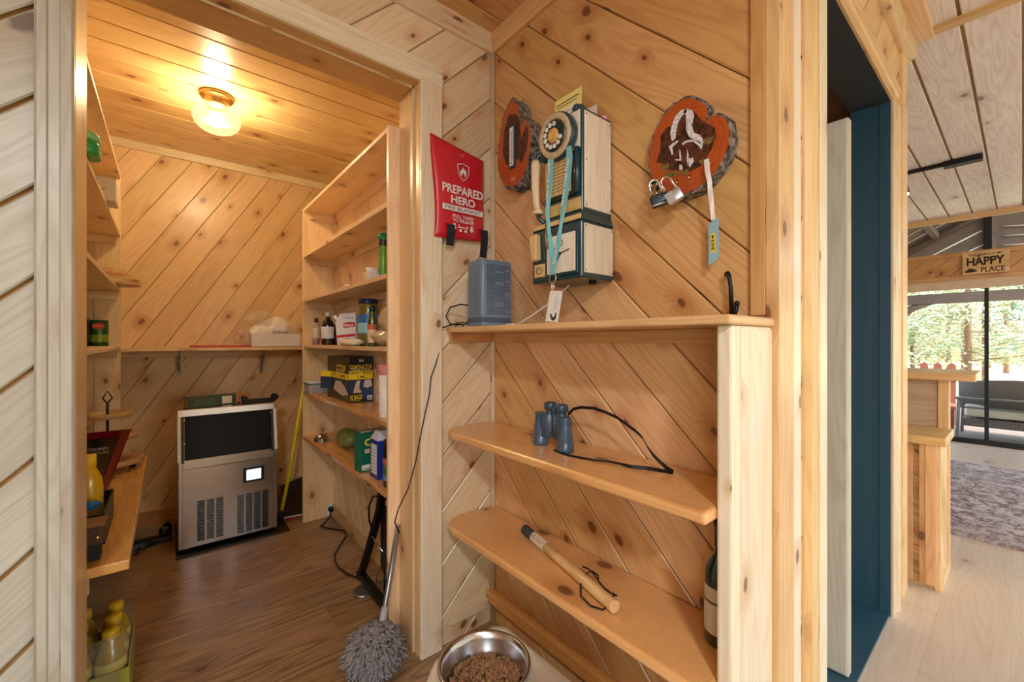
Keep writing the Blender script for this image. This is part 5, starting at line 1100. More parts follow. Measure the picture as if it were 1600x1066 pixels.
# shelf above (z 1.475)
z = 1.4752
bottle('pill_bottle', 'tiny white-capped bottle alone on the second shelf down', 'bottle', .80, 2.46, z, [(.001, 0), (.014, 0), (.015, .003), (.015, .030), (.012, .034)], plain('pill_amber', (232, 214, 190), .4), parts=[('cap', [(.014, .032), (.0165, .034), (.0165, .048), (.001, .049)], WHITE)])
wj = thing('square_supplement_jar', 'squat white square jar with round lid left of the green can', 'jar', (.80, 2.09, z))
bx('body', plain('jar_offwhite', (232, 226, 214), .4), (.765, .835, 2.055, 2.125, z, z + .072), wj, bevel=.008, seg=3)
bx('label', plain('label_beige', (214, 196, 160), .5), (.7642, .7652, 2.065, 2.12, z + .012, z + .06), wj)
mb = MB(); mb.lathe([(.001, .07), (.031, .07), (.032, .074), (.032, .093), (.001, .095)], (.80, 2.09, z), 24); mb.build('lid', WHITE, wj)
bottle('cheese_shaker', 'tall green can with green lid next to the near side panel', 'can', .752, 1.83, z, [(.001, 0), (.019, 0), (.020, .004), (.020, .150), (.018, .156)], plain('can_green', (98, 158, 44), .35, coat=.4, var=.25, scale=24), parts=[('band', [(.0202, .0), (.0205, .003), (.0205, .018), (.0202, .02)], plain('band_pale', (214, 214, 180), .5)), ('neck', [(.0195, .150), (.0197, .151), (.0197, .178), (.0195, .18)], plain('neck_brown', (58, 40, 26), .4)), ('lid', [(.020, .178), (.021, .18), (.021, .208), (.001, .21)], plain('lid_green', (22, 128, 66), .4))])
# shelf z .868
z = .8682
tb = thing('glass_food_container', 'clear food container with teal-rimmed lid at the far end of the fifth shelf', 'container', (.77, 2.9, z))
mb = MB(); mb.rbox(.685, .86, 2.83, 2.975, z, z + .062, .02, 4); mb.build('tub', plain('tub_frost', (206, 206, 204), .2, alpha=.65, coat=.5), tb, bevel=.004)
mb = MB(); mb.rbox(.68, .865, 2.825, 2.98, z + .062, z + .074, .022, 4); mb.build('lid', plain('lid_clear', (210, 218, 214), .25), tb, bevel=.003)
mb = MB(); mb.rbox(.682, .863, 2.827, 2.978, z + .056, z + .062, .022, 4); lab(mb.build('seal', plain('seal_teal', (60, 140, 130), .4), tb), 'teal rubber seal')
cb_ = thing('contractor_bag_box', 'open black and yellow box of heavy duty contractor bags', 'box', (.81, 2.45, z))
CBK = plain('box_black', (24, 24, 28), .35, coat=.3); CBY = plain('box_yellow', (244, 216, 40), .4, var=.02); CBN = plain('box_print_navy', (44, 66, 98), .4, var=.25, scale=14); CBS = plain('box_print_skin', (206, 190, 170), .5, var=.1)
xa, xb, ya, yb, zt = .745, .876, 2.277, 2.66, z + .245
bx('carton', CBK, (xa, xb, ya, yb, z, zt), cb_, bevel=.001)
S = lambda x, zq, d=.0006: frame((x, ya - d, zq), (1, 0, 0), zz, (0, -1, 0)); T = lambda y, zq, d=.0006: frame((xa - d, y, zq), (0, -1, 0), zz, (-1, 0, 0))
mb = MB(); mb.prism([(-.065, -.024), (.065, -.024), (.065, .024), (-.065, .024)], 0, .0006, S(.8105, z + .148)); mb.prism([(-.19, -.016), (.19, -.016), (.19, .016), (-.19, .016)], 0, .0006, T(2.468, z + .138)); mb.build('yellow_band', CBY, cb_)
text('CONTRACTOR', S(.8105, z + .192, .0014), .120, .022, CBY, cb_, bold=.02); text('HEAVY DUTY', S(.8105, z + .160, .0014), .118, .016, CBK, cb_, bold=.01); text('3 MIL', S(.815, z + .138, .0014), .050, .014, CBK, cb_, bold=.01)
text('CLEAN UP BAGS', S(.8105, z + .178, .0014), .100, .007, WHITE, cb_); text('42 BAGS', S(.783, z + .030, .0020), .066, .026, CBY, cb_, bold=.02); text('33 GALLON EACH', S(.778, z + .011, .0020), .055, .008, CBY, cb_)
mb = MB(); mb.prism([(-.011, -.007), (-.011, .009), (-.006, .009), (0, .001), (.006, .009), (.011, .009), (.011, -.007), (.006, -.007), (.006, .001), (0, -.006), (-.006, .001), (-.006, -.007)], 0, .0006, S(.812, z + .225)); mb.build('logo', CBS, cb_)
mb = MB(); mb.prism([(-.062, -.05), (.0645, -.05), (.0645, .055), (-.062, .055)], 0, .0004, S(.8105, z + .066)); mb.prism([(-.06, -.035), (.188, -.03), (.188, .03), (-.06, .035)], 0, .0004, T(2.47, z + .080)); mb.build('photo_print', CBN, cb_)
mb = MB(); mb.prism([(-.05, -.03), (-.03, .04), (-.01, .045), (-.015, 0), (0, -.02), (-.02, -.035)], 0.0004, .0008, S(.815, z + .075)); mb.prism([(.012, .01), (.02, .045), (.055, .045), (.06, .01), (.03, .0)], 0.0004, .0008, S(.8105, z + .075)); mb.prism([(-.14, -.02), (-.10, .03), (-.02, .035), (.05, .01), (.12, -.03), (.02, -.045)], .0004, .0008, T(2.40, z + .075)); mb.build('photo_print_pale', CBS, cb_)
mb = MB(); mb.prism([(-.038, -.026), (.035, -.026), (.035, .026), (-.038, .026)], .0004, .0012, S(.783, z + .026)); mb.build('count_panel', CBK, cb_)
mb = MB(); mb.prism([(-.014, -.012), (.014, -.012), (.014, .012), (-.014, .012)], .0004, .0012, S(.858, z + .022)); mb.build('code_panel', WHITE, cb_)
mb = MB()
for i in range(8): mb.prism([(-.011 + i * .003, -.009), (-.0095 + i * .003, -.009), (-.0095 + i * .003, .006), (-.011 + i * .003, .006)], .0012, .0016, S(.858, z + .022))
mb.build('bar_code', CBK, cb_)
text('CTOR', T(2.40, z + .182, .0014), .16, .036, CBY, cb_, bold=.03); text('BAGS', T(2.42, z + .160, .0014), .13, .012, WHITE, cb_); text('DUTY . 3 MIL', T(2.47, z + .138, .0014), .30, .018, CBK, cb_, bold=.01)
for z0_, z1_, mt_ in ((.122, .154, CBY), (.05, .122, CBN)):
    mb = MB(); mb.add([(xa, 2.585, z + z1_), (xa, 2.585, z + z0_), (xa, 2.66, z + z0_), (xa, 2.66, z + z1_), (xa - .040, 2.66, z + z1_), (xa - .040, 2.66, z + z0_)], [(0, 1, 5, 4), (3, 4, 5, 2), (0, 4, 3), (1, 2, 5)]); mb.build('open_flap', mt_, cb_)
rl = thing('stacked_paper_cups', 'tall stack of white cups with pink rim band by the near side panel', 'cups', (.735, 1.76, z))
mb = MB(); mb.lathe([(.001, 0), (.027, 0), (.030, .003), (.030, .190), (.001, .191)], (.735, 1.76, z), 22); mb.build('stack', plain('cup_white', (240, 232, 222), .5, var=.03), rl)
mb = MB(); mb.lathe([(.0303, .185), (.031, .187), (.031, .228), (.001, .230)], (.735, 1.76, z), 22); mb.build('pink_band', plain('cup_pink', (214, 132, 130), .5), rl)
mb = MB()
for i in range(7): mb.lathe([(.030, .015 + i * .024), (.0312, .017 + i * .024), (.030, .019 + i * .024)], (.735, 1.76, z), 22)
mb.build('cup_rims', MATS['cup_white'], rl)
# shelf z .574
z = .5742
so = thing('steel_ladle_bowl', 'upturned shiny steel scoop with short handle on the lowest shelf', 'scoop', (.745, 2.77, z))
mb = MB(); mb.lathe([(.045, 0), (.043, .018), (.034, .034), (.018, .044), (.001, .047)], (.745, 2.79, z), 24); mb.build('bowl', STEEL, so)
mb = MB(); mb.tube([(.735, 2.76, z + .030), (.722, 2.73, z + .018), (.712, 2.71, z + .008)], .006, 8); mb.build('handle', CHROME, so)
ml = thing('green_melon', 'pale green oval squash lying left of the green cracker box', 'squash', (.82, 2.55, z))
mb = MB(); mb.ball((.815, 2.53, z + .055), .056, 28, 16, (.95, 1.75, .98)); mb.build('fruit', plain('melon_green', (120, 132, 70), .4, var=.25, scale=26), ml)
ck_ = thing('green_cracker_box', 'green cracker box with yellow lettering on the lowest pantry shelf', 'box', (.77, 2.03, z), rot=.06)
CG = plain('carton_green', (16, 108, 78), .4, var=.04)
bx('carton', CG, (-.067, .07, -.035, .035, 0, .186), ck_, local=True, bevel=.001)
Mc = W[ck_.name] @ frame((0, -.0355, 0), (1, 0, 0), (0, 0, 1), (0, -1, 0))
text('CI', Mc @ Matrix.Translation((-.020, .140, .0003)), .055, .036, plain('print_yellow', (240, 228, 60), .5), ck_, bold=.03)
mb = MB(); mb.prism([(-.01, .04), (.03, .085), (.03, .032)], 0, .0006, Mc); mb.prism([(-.045, .088), (-.02, .088), (-.02, .108), (-.045, .108)], 0, .0004, Mc); mb.build('cracker_print', plain('cracker_tan', (220, 196, 140), .5), ck_)
mb = MB(); mb.prism([(-.06, .014), (-.01, .018), (-.01, .034), (-.06, .034)], 0, .0006, Mc); mb.prism([(-.06, .008), (.03, .008), (.03, .012), (-.06, .012)], 0, .0006, Mc); mb.build('white_print', WHITE, ck_)
mb = MB(); mb.box(-.055, .055, -.022, .01, .1862, .1866, M=W[ck_.name]); mb.build('top_label', WHITE, ck_)
bl = thing('blue_cereal_box', 'opened white and blue carton with nutrition panel beside the green cracker box', 'box', (.79, 1.88, z))
CB_ = plain('carton_blue', (24, 50, 140), .4); 
bx('carton', CB_, (.728, .862, 1.836, 1.925, z, z + .175), bl, bevel=.001)
bx('nutrition_panel', WHITE, (.7272, .728, 1.847, 1.912, z + .02, z + .155), bl)
mb = MB()
for i in range(7): mb.box(.7266, .7271, 1.852, 1.908, z + .035 + i * .016, z + .0365 + i * .016)
mb.build('print_lines', INK, bl)
mb = MB(); mb.add([(.728, 1.836, z + .175), (.862, 1.836, z + .175), (.862, 1.925, z + .175), (.728, 1.925, z + .175), (.745, 1.86, z + .215), (.855, 1.86, z + .215), (.855, 1.90, z + .215), (.745, 1.90, z + .215)], [(0, 1, 5, 4), (1, 2, 6, 5), (2, 3, 7, 6), (3, 0, 4, 7), (4, 5, 6, 7)]); mb.build('white_top', plain('carton_white', (222, 226, 234), .4), bl)
bottle('dark_label_jar', 'dark jar with colourful harvest label at the near end of the lowest shelf', 'jar', .748, 1.735, z, [(.001, 0), (.032, 0), (.035, .004), (.035, .165), (.030, .178), (.028, .185)], plain('jar_dark', (30, 22, 14), .15, coat=.8), 24, parts=[('label', [(.0353, .035), (.0357, .036), (.0357, .125), (.0353, .126)], plain('label_harvest', (70, 104, 60), .5, var=.4, scale=30)), ('label_name', [(.0358, .098), (.036, .099), (.036, .118), (.0358, .119)], plain('label_terracotta', (190, 90, 60), .5)), ('label_foot', [(.0358, .03), (.036, .031), (.036, .052), (.0358, .053)], plain('label_steel', (112, 134, 166), .5)), ('lid', [(.029, .182), (.032, .184), (.032, .20), (.001, .201)], plain('lid_bronze', (80, 62, 30), .35, metal=.5))])

for s_, zq, h_, mm in (('TOMATO', .108, .012, WHITE), ('EXTRA', .085, .008, WHITE)):
    text(s_, frame((.748 - .0375 * .42, 1.735 - .0375 * .907, z + zq), (.907, -.42, 0), zz, (-.42, -.907, 0)), .036, h_, mm, bpy.data.objects['dark_label_jar'], bold=.02)
# ================================================================== BACK SHELF THINGS
z = 1.1572
wbx = thing('white_open_tray', 'white rectangular open box full of crumpled plastic bags on the back wall shelf', 'box', (.61, 3.52, z))
for d in ((.455, .764, 3.43, 3.433, z, z + .095), (.455, .764, 3.60, 3.603, z, z + .095), (.455, .458, 3.433, 3.60, z, z + .095), (.761, .764, 3.433, 3.60, z, z + .095), (.455, .764, 3.43, 3.603, z, z + .003)): pass
mb = MB()
for d in ((.455, .764, 3.43, 3.434, z, z + .095), (.455, .764, 3.60, 3.604, z, z + .095), (.455, .459, 3.434, 3.60, z, z + .095), (.760, .764, 3.434, 3.60, z, z + .095), (.455, .764, 3.43, 3.604, z, z + .004)): mb.box(*d)
mb.build('tray', WHITE, wbx)
FILM = plain('white_film', (248, 246, 240), .35, alpha=.9, var=.06, scale=30, bump=.8, bscale=24)
FILM2 = plain('clear_film', (234, 222, 196), .25, alpha=.28, var=.1, scale=30, bump=.8, bscale=22)
cbg = thing('crumpled_plastic_bags', 'crumpled white and clear plastic bags spilling out of the white tray', 'bags', (.6, 3.5, z + .1))
lump('white_bag', cbg, FILM, (.625, 3.515, z + .115), .10, 21, (1.1, .72, 1.0), .12, n=40, k=24); lump('white_bag', cbg, FILM, (.53, 3.50, z + .10), .075, 23, (1.1, .72, .85), .14, n=32, k=20)
lump('clear_bag', cbg, FILM2, (.52, 3.50, z + .20), .07, 25, (1.3, .7, .75), .22, n=32, k=20); lump('clear_bag', cbg, FILM2, (.425, 3.51, z + .075), .055, 29, (1.0, .8, 1.2), .22, n=28, k=18)
text('WELLS', frame((.64, 3.437, z + .107), (1, 0, 0), zz, (0, -1, 0)), .10, .02, BLACK, cbg, shear=.3)
tag(bx('red_tray', plain('red_plastic', (196, 40, 40), .4), (.115, .452, 3.43, 3.60, z, z + .012), bevel=.004), 'thin red flat tray left of the white box on the back shelf', 'tray')

# ================================================================== DESK SIDE THINGS
mb = MB()
gt = thing('green_lidded_tub', 'bright green rounded plastic tub on the second shelf above the desk', 'tub', (-.25, 1.82, 1.766))
mb = MB(); mb.rbox(-.33, -.162, 1.775, 1.875, 1.7655, 1.806, .025, 6); mb.build('tub', plain('tub_green', (20, 168, 84), .35, coat=.4), gt, bevel=.008, seg=3)
mb = MB(); mb.rbox(-.331, -.161, 1.774, 1.876, 1.806, 1.834, .026, 6); mb.build('lid', plain('lid_mint', (140, 220, 160), .3, coat=.4), gt, bevel=.012, seg=4)
wx = thing('white_carton', 'small white carton with plant sketch overhanging the second shelf', 'box', (-.22, 2.38, 1.766))
bx('carton', plain('carton_paper', (232, 226, 214), .5, var=.02), (-.30, -.162, 2.33, 2.46, 1.766, 1.856), wx, bevel=.001)
mb = MB(); Mw = frame((-.215, 2.3292, 1.815), (1, 0, 0), zz, (0, -1, 0))
for a, b in (((-.012, .020), (0, -.015)), ((-.002, .028), (0, -.015)), ((.022, -.002), (0, -.015)), ((-.020, .010), (-.008, -.005))): mb.tube([Mw @ Vector((a[0], a[1], 0)), Mw @ Vector((b[0], b[1], 0))], .0014, 4)
mb.build('plant_sketch', INK, wx)
RW = pine('live_edge_board', (214, 170, 118), (150, 98, 56), halo=(120, 72, 40), amount=.2, ks=2, coat=.2)
for i, (lb, dx, dz, rot_) in enumerate((('lowest', 0, 0, .0), ('middle', -.03, .0305, .06), ('topmost', -.06, .0525, -.05))):
    cc_ = (-.245 + dx, 2.84, 1.4752 + dz); n = 24; pts = [(.14 * math.cos(2 * PI * q / n) * (1 + .03 * math.sin(q * 3 + i)), .115 * math.sin(2 * PI * q / n) * (1 + .04 * math.sin(q * 2 + i))) for q in range(n)]
    t = thing('wooden_serving_board', '%s of three stacked oval wooden boards on the third shelf above the desk' % lb, 'board', cc_, rot=rot_, group='stacked serving boards')
    mb = MB(); mb.prism(pts, 0, .021 + .009 * (i == 0)); mb.build('board', RW, t, (1, .2, 0), .003, local=True)
z = 1.1752
bc = thing('green_vegetable_can', 'green and yellow vegetable can with red oval mark on the shelf above the desk', 'can', (-.26, 2.9, z))
mb = MB(); mb.lathe([(.001, 0), (.033, 0), (.034, .003), (.034, .125), (.032, .128), (.001, .128)], (-.262, 2.9, z), 28); mb.build('can', plain('can_dark_green', (22, 92, 48), .35, coat=.3, var=.2, scale=20), bc)
mb = MB(); mb.lathe([(.0343, .02), (.0345, .021), (.0345, .055), (.0343, .056)], (-.262, 2.9, z), 28); mb.build('vegetable_print', plain('print_beans', (150, 170, 40), .4, var=.4, scale=60), bc)
mb = MB(); Mv = frame((-.262, 2.8655, z + .098), (1, 0, 0), zz, (0, -1, 0)); mb.prism([(.022 * math.cos(a * PI / 8), .015 * math.sin(a * PI / 8)) for a in range(16)], 0, .001, Mv); mb.build('oval_mark', plain('mark_red', (206, 44, 36), .4), bc)
text('Del Monte', Mv @ Matrix.Translation((0, 0, .0012)), .032, .008, plain('mark_yellow', (240, 220, 120), .5), bc)
tag(bx('dark_green_carton', plain('carton_forest', (14, 74, 36), .4), (-.38, -.300, 2.84, 2.95, z, z + .135), bevel=.001), 'dark green carton next to the vegetable can', 'box')
# tiered stand
z = .572
ts = thing('tiered_wood_stand', 'three-tier wooden serving stand with black metal pole on the desk', 'stand', (-.224, 2.82, z))
tx, ty = -.226, 2.82
for r, zz_ in ((.135, .030), (.113, .150), (.092, .255)):
    mb = MB(); mb.lathe([(.001, 0), (r - .004, 0), (r, .006), (r, .024), (r - .012, .026), (r - .014, .012), (.001, .010)], (tx, ty, z + zz_), 36); mb.build('tier', RW, ts, (1, 0, 0))
mb = MB(); mb.cyl((tx, ty, z + .01), (tx, ty, z + .33), .0055, n=10); mb.build('pole', BLACKM, ts)
mb = MB(); mb.tube([(tx, ty, z + .325), (tx + .017, ty, z + .350), (tx, ty, z + .385), (tx - .017, ty, z + .350), (tx, ty, z + .325)], .0038, 6); mb.build('hanger', BLACKM, ts)
for a in range(3):
    q = MB(); q.cyl((tx + .09 * math.cos(a * 2.1), ty + .09 * math.sin(a * 2.1), z + .0005), (tx + .09 * math.cos(a * 2.1), ty + .09 * math.sin(a * 2.1), z + .031), .012, n=10); q.build('foot', BLACKM, ts)
# pouch bag
pbg = thing('snack_pouch', 'large dark red and black foil food pouch standing on the desk', 'pouch', (-.28, 2.35, z))
FRD = plain('foil_red', (120, 10, 24), .22, coat=.7, var=.15, scale=14, bump=.5, bscale=14); FBK = plain('foil_black_print', (24, 18, 18), .25, coat=.6, var=.2, scale=14, bump=.5, bscale=16)
def sheet(xa0, xb0, xa1, xb1, ya, yb, za, zb, bul, nx=12, nz=12, ph_=0):
    mb = MB(); vs = []
    for s in (0, 1):
        for j in range(nz + 1):
            for i in range(nx + 1):
                u, v = i / nx, j / nz; x = (xa0 + (xb0 - xa0) * u) * (1 - v) + (xa1 + (xb1 - xa1) * u) * v
                b = math.sin(PI * u) * math.sin(PI * min(1, .12 + v * .9)) * bul + .004 * math.sin(9 * u + 5 * v + ph_)
                vs.append((x, ya + (yb - ya) * v + (-b if s else b * .3), za + (zb - za) * v))
    o = (nx + 1) * (nz + 1); I = lambda s, i, j: s * o + j * (nx + 1) + i
    fs = [(I(1, i, j), I(1, i + 1, j), I(1, i + 1, j + 1), I(1, i, j + 1)) for i in range(nx) for j in range(nz)] + [(I(0, i, j + 1), I(0, i + 1, j + 1), I(0, i + 1, j), I(0, i, j)) for i in range(nx) for j in range(nz)]
    return mb.add(vs, fs, True)
sheet(-.42, -.195, -.42, -.112, 2.43, 2.27, z + .001, z + .275, .05).build('pouch', FRD, pbg)
sheet(-.42, -.222, -.42, -.145, 2.41, 2.262, z + .01, z + .250, .056).build('front_print', FBK, pbg)
Mz = frame((-.225, 2.225, z + .218), (1, -.05, 0), (0, -.45, .89), (0, -.89, -.45)); PL = plain('print_pale', (206, 190, 176), .5)
text('SLOW COOKED', Mz, .10, .012, PL, pbg); text('FOR 16 HOURS', Mz @ Matrix.Translation((0, -.018, 0)), .10, .010, PL, pbg)
cr = thing('black_desk_bin', 'black open bin on the desk holding a yellow bottle', 'bin', (-.27, 1.92, z))
mb = MB()
for d in ((-.42, -.15, 1.80, 1.806, z + .0005, z + .095), (-.42, -.15, 2.074, 2.08, z + .0005, z + .095), (-.42, -.414, 1.806, 2.074, z + .0005, z + .095), (-.156, -.15, 1.806, 2.074, z + .0005, z + .095), (-.42, -.15, 1.80, 2.08, z + .0005, z + .006)): mb.box(*d)
mb.build('bin_body', BLACK, cr)
YEL = plain('yellow_juice', (228, 178, 20), .2, coat=.6); 
bottle('yellow_oil_bottle', 'yellow squeeze bottle with yellow cap standing in the black desk bin', 'bottle', -.203, 1.98, z + .0065, [(.001, 0), (.032, 0), (.035, .005), (.035, .130), (.032, .160), (.020, .190), (.014, .205)], YEL, 24, parts=[('label', [(.0353, .03), (.0357, .032), (.0357, .085), (.0353, .087)], plain('label_ivory', (226, 214, 150), .5)), ('cap', [(.016, .20), (.018, .202), (.018, .24), (.001, .243)], plain('cap_yellow', (240, 200, 20), .4))])
mb = MB(); mb.ball((-.19, 1.90, z + .10), .02, 10, 6, (1.2, 1, .7)); tag(mb.build('blue_sponge', plain('blue_bits', (20, 110, 170), .5, var=.3, scale=60)), 'small blue crumpled item at the front of the black desk bin', 'sponge')
br = thing('wooden_scrub_brush', 'dark wooden block brush with a row of brass studs at the desk corner', 'brush', (-.27, 1.70, z))
bx('block', plain('brush_block', (70, 46, 28), .5), (-.40, -.142, 1.675, 1.74, z + .045, z + .098), br, bevel=.004)
bx('top_plate', plain('brush_top', (128, 88, 52), .5), (-.405, -.138, 1.67, 1.745, z + .098, z + .106), br, bevel=.002)
mb = MB(); mb.box(-.39, -.150, 1.683, 1.732, z + .001, z + .045); mb.build('bristles', plain('bristle_dark', (30, 34, 34), .8, bump=.8, bscale=200), br)
for i in range(8): mb = MB(); mb.ball((-.155 - i * .03, 1.674, z + .068), .006, 8, 6); mb.build('stud', BRASS, br)
# bottle pack under desk
YB2 = plain('lemonade_yellow', (176, 154, 36), .18, coat=.7, var=.1); YC = plain('lemonade_cap', (226, 190, 40), .4)  # bottle yellow darkened for the shade under the desk
trn = thing('bottle_tray', 'olive yellow cardboard tray holding the pack of yellow drink bottles on the floor', 'tray', (-.2, 1.95, 0))
mb = MB()
for d in ((-.36, -.095, 1.82, 1.823, .001, .155), (-.36, -.095, 2.10, 2.103, .001, .155), (-.36, -.357, 1.823, 2.10, .001, .155), (-.098, -.095, 1.823, 2.10, .001, .155), (-.36, -.095, 1.82, 2.103, .001, .004)): mb.box(*d)
mb.build('tray_walls', plain('tray_olive', (166, 164, 58), .6), trn)
BOT = [(.001, 0), (.036, 0), (.039, .006), (.039, .09), (.035, .10), (.035, .12), (.039, .13), (.038, .18), (.028, .215), (.017, .232), (.016, .24)]
proto = None
for i in range(3):
    for j in range(3):
        if j == 0: nm = ('front', 'middle', 'rear')[i] + ' drink bottle of the tray row beside the walkway'
        else: nm = ('front', 'middle', 'rear')[i] + ' drink bottle of the tray row ' + ('second from the walkway' if j == 1 else 'against the wall')
        x, y = -.142 - j * .081, 1.868 + i * .088
        if proto is None:
            t = bottle('drink_bottle', 'yellow ' + nm, 'bottle', x, y, .005, BOT, YB2, 20, parts=[('cap', [(.018, .238), (.021, .240), (.021, .262), (.018, .266), (.001, .267)], YC), ('label', [(.0392, .14), (.0394, .141), (.0394, .172), (.0392, .173)], plain('label_lemon', (226, 214, 90), .5))]); t['group'] = 'yellow drink bottles in the tray'; proto = t
        else:
            t = proto.copy(); COL.objects.link(t); t.location = (x, y, .005); t['label'] = 'yellow ' + nm
            for ch in list(proto.children): c2 = ch.copy(); COL.objects.link(c2); c2.parent = t
sw_ = MB(); sw_.rbox(-.365, -.090, 1.815, 2.108, .10, .255, .05, 6); FW_ = plain('shrink_film', (230, 226, 210), .12, alpha=.14, coat=1.0, bump=.6, bscale=14)
sw2 = MB(); pts = []
for cxx, cyy, a0 in ((-.14, 2.06, 0), (-.315, 2.06, 90), (-.315, 1.865, 180), (-.14, 1.865, 270)):
    for q in range(6):
        a = math.radians(a0 + 90 * q / 5); pts.append((cxx + .05 * math.cos(a), cyy + .05 * math.sin(a)))
n = len(pts); vs = [(p[0], p[1], zq) for zq in (.08, .16, .22) for p in pts] + [((p[0] + .227) * .9 - .227, (p[1] - 1.96) * .9 + 1.96, .262) for p in pts]
sw2.add(vs, [(k * n + i, k * n + (i + 1) % n, (k + 1) * n + (i + 1) % n, (k + 1) * n + i) for k in range(3) for i in range(n)], True)
tag(sw2.build('shrink_wrap', FW_), 'clear shrink film around the yellow drink bottles', 'wrap')
# bag and tray behind desk on floor
pg = thing('tan_paper_bag', 'flattened tan paper bag on the floor left of the ice machine', 'bag', (-.1, 3.4, 0))
mb = MB(); mb.prism([(-.09, 0), (.07, 0), (.085, .05), (.03, .085), (-.085, .11)], -.10, .08, frame((-.08, 3.40, .001), (1, 0, 0), zz, (0, -1, 0))); mb.build('bag', plain('kraft_paper', (150, 116, 74), .8, bump=.4, bscale=18), pg, bevel=.008)
bk2 = thing('black_floor_cable_coil', 'black strap and cable bundle on the floor before the tan paper bag', 'cable', (-.08, 3.25, 0))
mb = MB(); mb.ribbon([(-.18, 3.2, .02), (-.10, 3.22, .012), (-.02, 3.26, .02), (.02, 3.32, .05), (.0, 3.36, .065), (-.04, 3.30, .045)], (0, .01, .035), .004); mb.tube([(-.2, 3.15, .008), (-.14, 3.12, .02), (-.12, 3.2, .01), (-.16, 3.25, .02), (-.10, 3.18, .012)], .006, 6); mb.build('strap', BLACK, bk2)
bx('black_slab', BLACK, (-.20, .02, 3.24, 3.31, .001, .03), bk2, bevel=.005)

# ================================================================== FLOOR THINGS
bm_ = thing('yellow_broom_pole', 'bright yellow broom pole leaning beside the ice machine', 'broom', (.62, 3.22, 0))
mb = MB(); mb.tube([(.600, 3.20, .04), (.66, 3.245, .30), (.80, 3.35, 1.05)], .012, 12); mb.build('pole', plain('broom_yellow', (232, 214, 20), .35), bm_)
mb = MB(); mb.box(.56, .64, 3.17, 3.22, .001, .05); mb.build('brush_head', BLACK, bm_, bevel=.006)
dp = thing('dark_dustpan', 'dark dustpan with red and white rim lying behind the yellow pole', 'dustpan', (.72, 3.3, 0))
mb = MB(); mb.add([(.60, 3.13, .001), (.72, 3.11, .001), (.86, 3.30, .001), (.86, 3.50, .16), (.64, 3.45, .12), (.60, 3.13, .012), (.72, 3.11, .012), (.86, 3.30, .03), (.86, 3.50, .18), (.64, 3.45, .14)], [(4, 3, 2, 1, 0), (5, 6, 7, 8, 9), (0, 1, 6, 5), (1, 2, 7, 6), (2, 3, 8, 7), (3, 4, 9, 8), (4, 0, 5, 9)]); mb.build('pan', BLACK, dp)
mb = MB(); mb.tube([(.60, 3.13, .018), (.72, 3.11, .018), (.86, 3.30, .035), (.87, 3.5, .19)], .005, 6); mb.build('rim', plain('rim_white', (220, 206, 206), .4), dp)
mb = MB(); mb.tube([(.60, 3.12, .009), (.72, 3.10, .009), (.865, 3.29, .022)], .004, 6); mb.build('rim', plain('rim_red', (180, 40, 60), .4), dp)
oc = thing('power_outlet', 'small outlet with black plug at the foot of the shelf side panel', 'outlet', (.87, 3.0, .05))
bx('plate', WHITE, (.84, .884, 2.998, 3.005, .015, .085), oc, bevel=.002)
mb = MB(); mb.cyl((.858, 2.998, .055), (.855, 2.965, .055), .018, .014, 12); mb.build('plug', BLACK, oc)
mb = MB(); mb.tube([(.855, 2.968, .055), (.84, 2.95, .02), (.80, 2.91, .007), (.762, 2.875, .006), (.79, 2.81, .006), (.83, 2.75, .006), (.862, 2.705, .006), (.84, 2.62, .006), (.77, 2.52, .006), (.72, 2.44, .006), (.70, 2.36, .006), (.698, 2.28, .006), (.71, 2.20, .006), (.735, 2.125, .008), (.77, 2.10, .03)], .0048, 8)
tag(mb.build('floor_power_cord', BLACK), 'black power cord snaking over the floor from the outlet to the black stand', 'cable')
bs = thing('black_folding_stand', 'black folding metal stand with slanted leg under the lowest pantry shelf', 'stand', (.78, 1.95, 0))
mb = MB(); mb.ribbon([(.762, 1.870, .50), (.765, 1.90, .42), (.757, 2.00, .22), (.752, 2.09, .06), (.752, 2.115, .012)], (.035, .010, 0), .022); mb.build('leg', BLACKM, bs, bevel=.003)
mb = MB(); mb.ribbon([(.752, 2.12, .028), (.750, 1.95, .022), (.748, 1.76, .022)], (.035, 0, 0), .03); mb.build('base_bar', BLACKM, bs, bevel=.003)
mb = MB(); mb.tube([(.80, 1.86, .455), (.775, 1.93, .465), (.765, 1.99, .45), (.762, 2.03, .39), (.765, 2.04, .32), (.78, 2.00, .24)], .005, 8); mb.build('lead', BLACK, bs)
mb = MB(); mb.tube([(.766, 2.035, .375), (.760, 2.05, .373), (.755, 2.06, .380)], .004, 6); mb.build('wire_tie', CHROME, bs)
mb = MB(); mb.tube([(.75, 1.96, .28), (.75, 1.92, .262), (.76, 1.85, .238)], .004, 6); mb.build('cross_wire', CHROME, bs)
sbx = thing('black_power_box', 'black box-shaped unit on legs behind the folding stand', 'device', (.82, 1.8, 0))
bx('case', BLACK, (.775, .872, 1.66, 1.93, .12, .42), sbx, bevel=.012, seg=3)
for q in ((.79, 1.69), (.855, 1.69), (.79, 1.90), (.855, 1.90)):
    mb = MB(); mb.cyl((q[0], q[1], 0), (q[0], q[1], .122), .008, n=8); mb.build('leg', BLACKM, sbx)
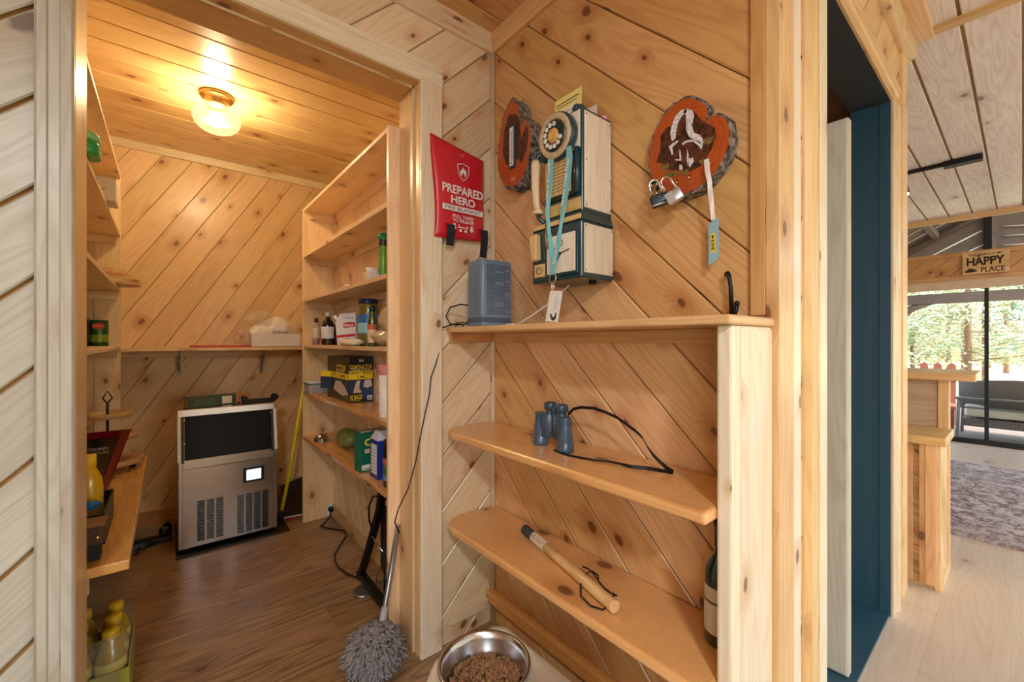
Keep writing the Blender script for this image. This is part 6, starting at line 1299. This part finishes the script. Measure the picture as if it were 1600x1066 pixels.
mb = MB(); mb.tube([(.80, 1.93, .14), (.79, 2.0, .06), (.80, 2.03, .01), (.83, 1.98, .008), (.82, 1.90, .05), (.80, 1.86, .02)], .004, 6); mb.build('lead', plain('copper_lead', (120, 84, 50), .4), sbx)
dsc = thing('steel_floor_disc', 'small round steel-rimmed disc on the floor under the black stand', 'disc', (.735, 1.99, 0))
mb = MB(); mb.lathe([(.001, .012), (.040, .012), (.046, .010), (.050, .001)], (.722, 1.995, 0), 28); mb.build('disc', plain('disc_dark', (70, 70, 66), .4), dsc)
mb = MB(); mb.tube([(.722 + .048 * math.cos(a / 20 * 2 * PI), 1.995 + .048 * math.sin(a / 20 * 2 * PI), .008) for a in range(21)], .0035, 6); mb.build('rim', CHROME, dsc)
# dust mop
mp = thing('microfibre_duster', 'shaggy grey microfibre duster with silver handle leaning at the pantry door jamb', 'duster', (.6, 1.5, 0))
mb = MB(); mb.tube([(.615, 1.525, .10), (.640, 1.545, .175), (.715, 1.59, .46)], .0105, 12); mb.build('handle', plain('silver_handle', (150, 156, 164), .3, metal=.8), mp)
mb = MB(); mb.cyl((.617, 1.528, .105), (.643, 1.547, .185), .0145, .013, 14); mb.build('collar', plain('collar_grey', (170, 180, 190), .4), mp)
MR = random.Random(5); mb = MB(); cN = Vector((.585, 1.505, .075)); MG = plain('microfibre_grey', (138, 136, 138), .95, var=.25, scale=40, bump=.6, bscale=120)
mb.ball(cN, .075, 16, 10, (1.05, .95, .9))
for i in range(1500):
    a = MR.uniform(0, 2 * PI); t_ = math.acos(MR.uniform(-.75, 1)); d = Vector((math.sin(t_) * math.cos(a), math.sin(t_) * math.sin(a), math.cos(t_)))
    p = cN + Vector((d.x * .078, d.y * .072, d.z * .070)); q = p + d * .014 + Vector((0, 0, -.004)) + Vector((MR.gauss(0, .006), MR.gauss(0, .006), 0)); r2 = q + d * .006 + Vector((MR.gauss(0, .008), MR.gauss(0, .008), -.010))
    for v_ in (p, q, r2): v_.z = max(v_.z, .006)
    mb.tube([p, q, r2], .0058, 6, rs=[.0036, .0046, .0034])
mo = mb.build('mop_head', MG, mp); mo['kind'] = 'stuff'
